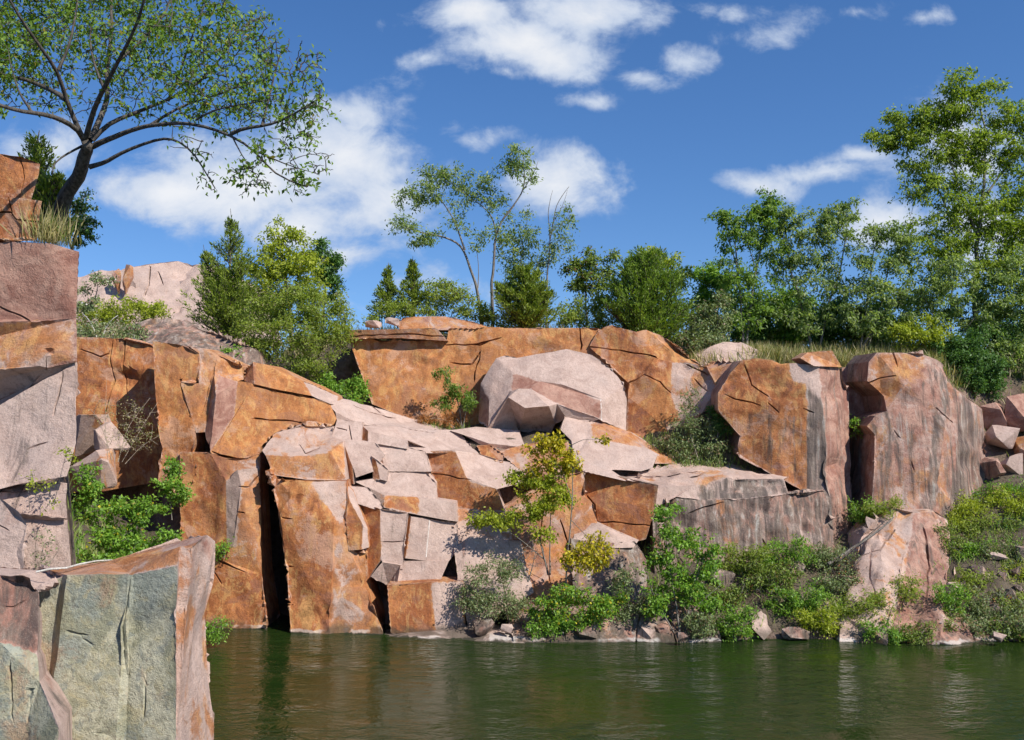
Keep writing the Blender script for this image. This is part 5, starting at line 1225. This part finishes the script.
plant('bush', 'small round leafy bush on the orange wall above the big left bush', 'bush', [('172,520,31.8 170,495,32', .02, .007)], [(170, 470, 12, 11, 32.2, .35, 1), (168, 490, 16, 12, 32, .4, 1), (182, 498, 12, 12, 31.9, .35, 1), (165, 508, 12, 8, 31.8, .35, .9)], leaf='green', ll=0.125, lw=0.55, dens=0.38, twpx=45, spread=3, parts=('stems', 'foliage'))
plant('sprig', 'sparse yellowish twigs hanging over the gap under the pale grey slab', 'plant', [('55,500,16.1 45,485,16 40,478,16', .006, .003), ('55,500,16.1 62,470,16 66,455,16', .006, .003), ('30,510,15.9 28,490,15.9', .006, .003)], [(64, 455, 10, 7, 16, .2, .7), (45, 485, 14, 6, 16, .2, .6), (30, 478, 12, 6, 15.9, .2, .25), (50, 505, 10, 8, 16, .2, .25)], leaf='lime', ll=0.06, dens=0.16, twpx=26, spread=2.5, twr=0.004, parts=('stem', 'foliage'))
plant('dead_shrub', 'leafless grey twigs in the hollow beside the rounded dark boulder', 'shrub', [('38,580,15.7 40,555,15.7 48,535,15.7', .01, .004), ('38,580,15.7 52,560,15.7 62,545,15.7', .01, .004), ('36,580,15.7 34,550,15.7 38,530,15.7', .008, .003)], [(44, 540, 12, 14, 15.7, .2, .12), (40, 560, 12, 12, 15.7, .2, .12)], leaf='grey', bark=TWIG, ll=0.05, dens=0.2, twpx=12, spread=2, twr=0.004, parts=('branches', 'leaves'))
plant('dead_shrub', 'pale dry bush of thin arching stalks before the dark orange recessed block', 'shrub', [('112,460,30 105,435,30.4 95,412,30.8 88,408,31', .012, .004), ('118,462,30 128,425,30.4 150,398,30.8', .012, .004), ('122,462,30 140,430,30.2 158,402,30.6', .01, .004), ('108,460,30 105,420,30.6 107,375,31', .01, .003), ('125,464,30 142,445,30.2 160,435,30.4', .01, .004)],
      [(120, 412, 30, 20, 30.6, .5, .5), (140, 425, 24, 22, 30.4, .5, .6), (130, 440, 34, 14, 30.2, .5, .6)], leaf='straw', bark=TWIG, ll=0.06, dens=0.10, twpx=34, spread=3, twr=0.006, parts=('branches', 'foliage'))

for (u, v, ru, rv, Y, lab) in ((846, 572, 20, 26, 33.4, 'dark leafless shrub left of the pedestal under the fallen branch'), (768, 585, 20, 14, 32.8, 'leafless brown brush behind the tilted brown slab'),
                               (528, 560, 16, 22, 32.2, 'leafless grey twigs beside the stem of the yellow sapling'), (995, 600, 22, 14, 32.4, 'leafless grey brush low on the right bank near the water'), (655, 600, 18, 16, 31.4, 'dead bare twigs in the shade left of the tall bright bush')):
    plant('dead_shrub', lab, 'shrub', [('%g,%g,%g %g,%g,%g' % (u, v + rv, Y, u - ru * .4, v, Y), .025, .008), ('%g,%g,%g %g,%g,%g' % (u, v + rv, Y, u + ru * .5, v - rv * .4, Y), .025, .008)],
          [(u - ru * .4, v, ru * .7, rv * .9, Y, .4, .05), (u + ru * .4, v - rv * .2, ru * .7, rv * .9, Y, .4, .05)], leaf='rust', bark=BARK if u in (846, 655) else GREYBARK, ll=0.07, dens=0.2, twpx=14, spread=2, twr=0.010, parts=('branches', 'leaves'), bare=0.6)

# --- fallen wood
def log(label, txt, r0, r1, mat, name='dead_branch'):
    ctrl = [P(*q) for q in pts(txt)]
    b = ctrl[0]
    n = len(ctrl)
    o = tube_mesh(name, [(ctrl, [r0 + (r1 - r0) * i / (n - 1) for i in range(n)])], None, mat, sides=7, base=b)
    o.location = b
    return tag(o, label, 'branch')


log('grey fallen branch leaning from the red column foot towards the left shrubs, thicker one', '828,564,33.6 845,553,33.9 868,538,34.2 888,523,34.6 894,517,34.7', .055, .022, GREYBARK)
log('thin dark fallen branch beside the thicker one at the red column foot', '840,560,33.4 862,541,33.8 886,520,34.3', .03, .012, BARK)
log('bleached stick lying along the top edge of the green foreground rock', '36,572,10.75 50,569,10.8 66,568,10.9 80,564,11.1 96,561,11.3 112,560,11.5', .012, .009, BLEACH)

# --- grass: what nobody could count
rg = np.random.default_rng(77)


def grass(name, boxes, h, mat, seed, width=0.05):
    q = []
    for (u0, u1, Y0, Y1, n) in boxes:
        for _ in range(n):
            u, Y = rg.uniform(u0, u1), rg.uniform(Y0, Y1)
            p = on_ground(u, Y)
            if noise.noise(p * 0.5) + rg.normal() * 0.25 < -0.12:
                continue
            q.append(tuple(p + Vector((0, 0, 0.02))))
    tag(blades(name, q, h, mat, lean=0.33, width=width, seed=seed), kind='stuff')


grass('dry_grass', [(690, 960, 39.0, 44.5, 9000), (740, 880, 38.8, 41, 5000), (60, 340, 37.2, 48, 4500), (340, 700, 41.4, 46, 4500), (960, 1200, 39, 47, 2500)], 0.62, 'straw', 5)
grass('green_grass', [(640, 1030, 31.3, 35.6, 2200), (930, 1120, 31.0, 40, 2500), (480, 660, 31.8, 34, 2500), (60, 210, 19, 34, 5000), (640, 760, 36.6, 38.2, 1800), (200, 1100, 40, 47, 7000), (420, 470, 38.2, 39.3, 700)], 0.36, 'turf', 6, width=0.07)


# ------------------------------------------------------------------ sky, sun, camera
TOSUN = Vector((0.68, -0.52, 0.80)).normalized()
el = math.asin(TOSUN.z)
az = math.atan2(TOSUN.x, TOSUN.y)
W = bpy.data.worlds.new('World')
S.world = W
W.use_nodes = True


class WT(NT):
    def __init__(s, tree):
        s.t = tree


wt = W.node_tree
wt.nodes.clear()
t = WT(wt)
sky = t.n('ShaderNodeTexSky', sky_type='NISHITA')
sky.sun_disc = False
sky.sun_elevation = el
sky.sun_rotation = az
sky.altitude = 1200
gen = t.n('ShaderNodeTexCoord').outputs['Generated']
lift = t.n('ShaderNodeVectorMath', operation='MULTIPLY_ADD')      # clear dry air: little pale haze low down
t.l(gen, lift.inputs[0]); lift.inputs[1].default_value = (1, 1, 1.0); lift.inputs[2].default_value = (0, 0, 0.085)
nrm = t.n('ShaderNodeVectorMath', operation='NORMALIZE'); t.l(lift.outputs[0], nrm.inputs[0])
t.l(nrm.outputs[0], sky.inputs['Vector'])
sky.air_density = 1.0
sky.dust_density = 0.25
sky.ozone_density = 3.0
hs = t.n('ShaderNodeHueSaturation')
hs.inputs['Saturation'].default_value = 1.22
t.l(sky.outputs[0], hs.inputs['Color'])
hs.inputs['Hue'].default_value = 0.506
hs.inputs['Value'].default_value = 1.12
skyc = hs.outputs[0]
geo = t.n('ShaderNodeTexCoord').outputs['Generated']
sp = t.n('ShaderNodeSeparateXYZ'); t.l(geo, sp.inputs[0])
ay = t.math('MAXIMUM', t.math('ABSOLUTE', sp.outputs[1]), 0.08)
gx = t.math('DIVIDE', sp.outputs[0], ay)
gz = t.math('DIVIDE', sp.outputs[2], ay)
cmb = t.n('ShaderNodeCombineXYZ'); t.l(gx, cmb.inputs[0]); t.l(gz, cmb.inputs[1])
q = cmb.outputs[0]
CLOUDS = [  # picture column, row, half width, half height, strength: thin fair weather cumulus by their bearing and height
    (170, 200, 80, 26, 1.0), (250, 190, 100, 52, 1.1), (330, 160, 80, 60, 1.0), (350, 110, 45, 30, .8), (300, 230, 70, 25, .9), (345, 260, 40, 20, .7), (120, 195, 50, 22, .55), (395, 170, 40, 22, .6),
    (530, 50, 85, 32, 1.0), (590, 10, 75, 32, .95), (470, 20, 60, 22, .8), (500, 75, 40, 10, .6), (585, 100, 30, 9, .55), (690, 56, 32, 14, .6), (640, 75, 30, 12, .5), (420, 65, 26, 10, .5),
    (290, 185, 110, 40, .6), (365, 115, 38, 34, .6), (380, 210, 60, 40, .6), (560, 180, 52, 38, 1.0), (470, 135, 38, 11, .5), (755, 184, 56, 15, .9), (835, 172, 55, 11, .65), (870, 160, 40, 12, .6), (890, 225, 60, 24, .9), (960, 160, 60, 50, .8), (990, 230, 70, 40, .7),
    (780, 22, 40, 14, .5), (850, 15, 40, 9, .3), (920, 25, 24, 9, .4), (740, 5, 40, 8, .35), (430, 290, 60, 14, .35), (60, 150, 50, 30, .5)]
wn = t.n('ShaderNodeTexNoise'); wn.inputs['Scale'].default_value = 6.5; wn.inputs['Detail'].default_value = 6
t.l(q, wn.inputs['Vector'])
wv = t.n('ShaderNodeVectorMath', operation='SUBTRACT'); t.l(wn.outputs[1], wv.inputs[0]); wv.inputs[1].default_value = (0.5, 0.5, 0.5)
ws = t.n('ShaderNodeVectorMath', operation='SCALE'); t.l(wv.outputs[0], ws.inputs[0]); ws.inputs['Scale'].default_value = 0.07
wq = t.n('ShaderNodeVectorMath', operation='ADD'); t.l(q, wq.inputs[0]); t.l(ws.outputs[0], wq.inputs[1])
den = None
for (u, v, ru, rv, s) in CLOUDS:
    sub = t.n('ShaderNodeVectorMath', operation='SUBTRACT'); t.l(wq.outputs[0], sub.inputs[0]); sub.inputs[1].default_value = ((u - U0) / F, (V0 - v) / F, 0)
    mul = t.n('ShaderNodeVectorMath', operation='MULTIPLY'); t.l(sub.outputs[0], mul.inputs[0]); mul.inputs[1].default_value = (F / ru, F / rv, 0)
    ln = t.n('ShaderNodeVectorMath', operation='LENGTH'); t.l(mul.outputs[0], ln.inputs[0])
    d = t.math('MULTIPLY', t.math('SUBTRACT', 1.25, ln.outputs['Value']), s)
    den = d if den is None else t.math('SMOOTH_MAX', den, d, 0.25)
fb = t.noise(t.scaled(q, (1, 1.35, 1)), 13, 8, 0.62, 0.25)
dd = t.math('ADD', den, t.math('MULTIPLY', t.math('SUBTRACT', fb, 0.5), 2.3))
alpha = t.math('MULTIPLY', t.ss(dd, -0.02, 0.75), 0.93)
shade = t.ss(t.math('ADD', dd, t.math('MULTIPLY', t.math('SUBTRACT', t.noise(q, 5, 4), 0.5), 1.2)), 0.3, 1.5)
cc = t.mix(shade, (0.50, 0.58, 0.72), (0.80, 0.81, 0.83))
SKY = 0.108
b1 = t.n('ShaderNodeBackground'); b1.inputs['Strength'].default_value = SKY; t.l(skyc, b1.inputs[0])
b2 = t.n('ShaderNodeBackground'); b2.inputs['Strength'].default_value = 0.95; t.l(cc, b2.inputs[0])
mx = t.n('ShaderNodeMixShader'); t.l(alpha, mx.inputs[0]); t.l(b1.outputs[0], mx.inputs[1]); t.l(b2.outputs[0], mx.inputs[2])
wo = t.n('ShaderNodeOutputWorld'); t.l(mx.outputs[0], wo.inputs[0])
ld = bpy.data.lights.new('sun', 'SUN')
ld.energy = 5.0
ld.angle = math.radians(0.55)
ld.color = (1.0, 0.955, 0.88)
lo = link('sun', ld)
lo.rotation_euler = TOSUN.to_track_quat('Z', 'Y').to_euler()
lo.location = TOSUN * 80
cd_ = bpy.data.cameras.new('camera')
cam = link('camera', cd_)
cam.location = (0, 0, EYE)
cam.rotation_euler = (math.radians(90), 0, 0)
cd_.sensor_width = 36
cd_.lens = 36 * F / 1024
cd_.shift_y = (V0 - 370) / 1024
cd_.clip_end = 3000
cd_.clip_start = 0.1
S.camera = cam
S.view_settings.view_transform = 'Standard'
S.view_settings.look = 'None'
S.view_settings.exposure = 0.28
S.view_settings.gamma = 1
S.view_settings.use_curve_mapping = False
S.cycles.use_denoising = True
S.cycles.max_bounces = 6
S.cycles.adaptive_threshold = 0.02
S.cycles.transparent_max_bounces = 8
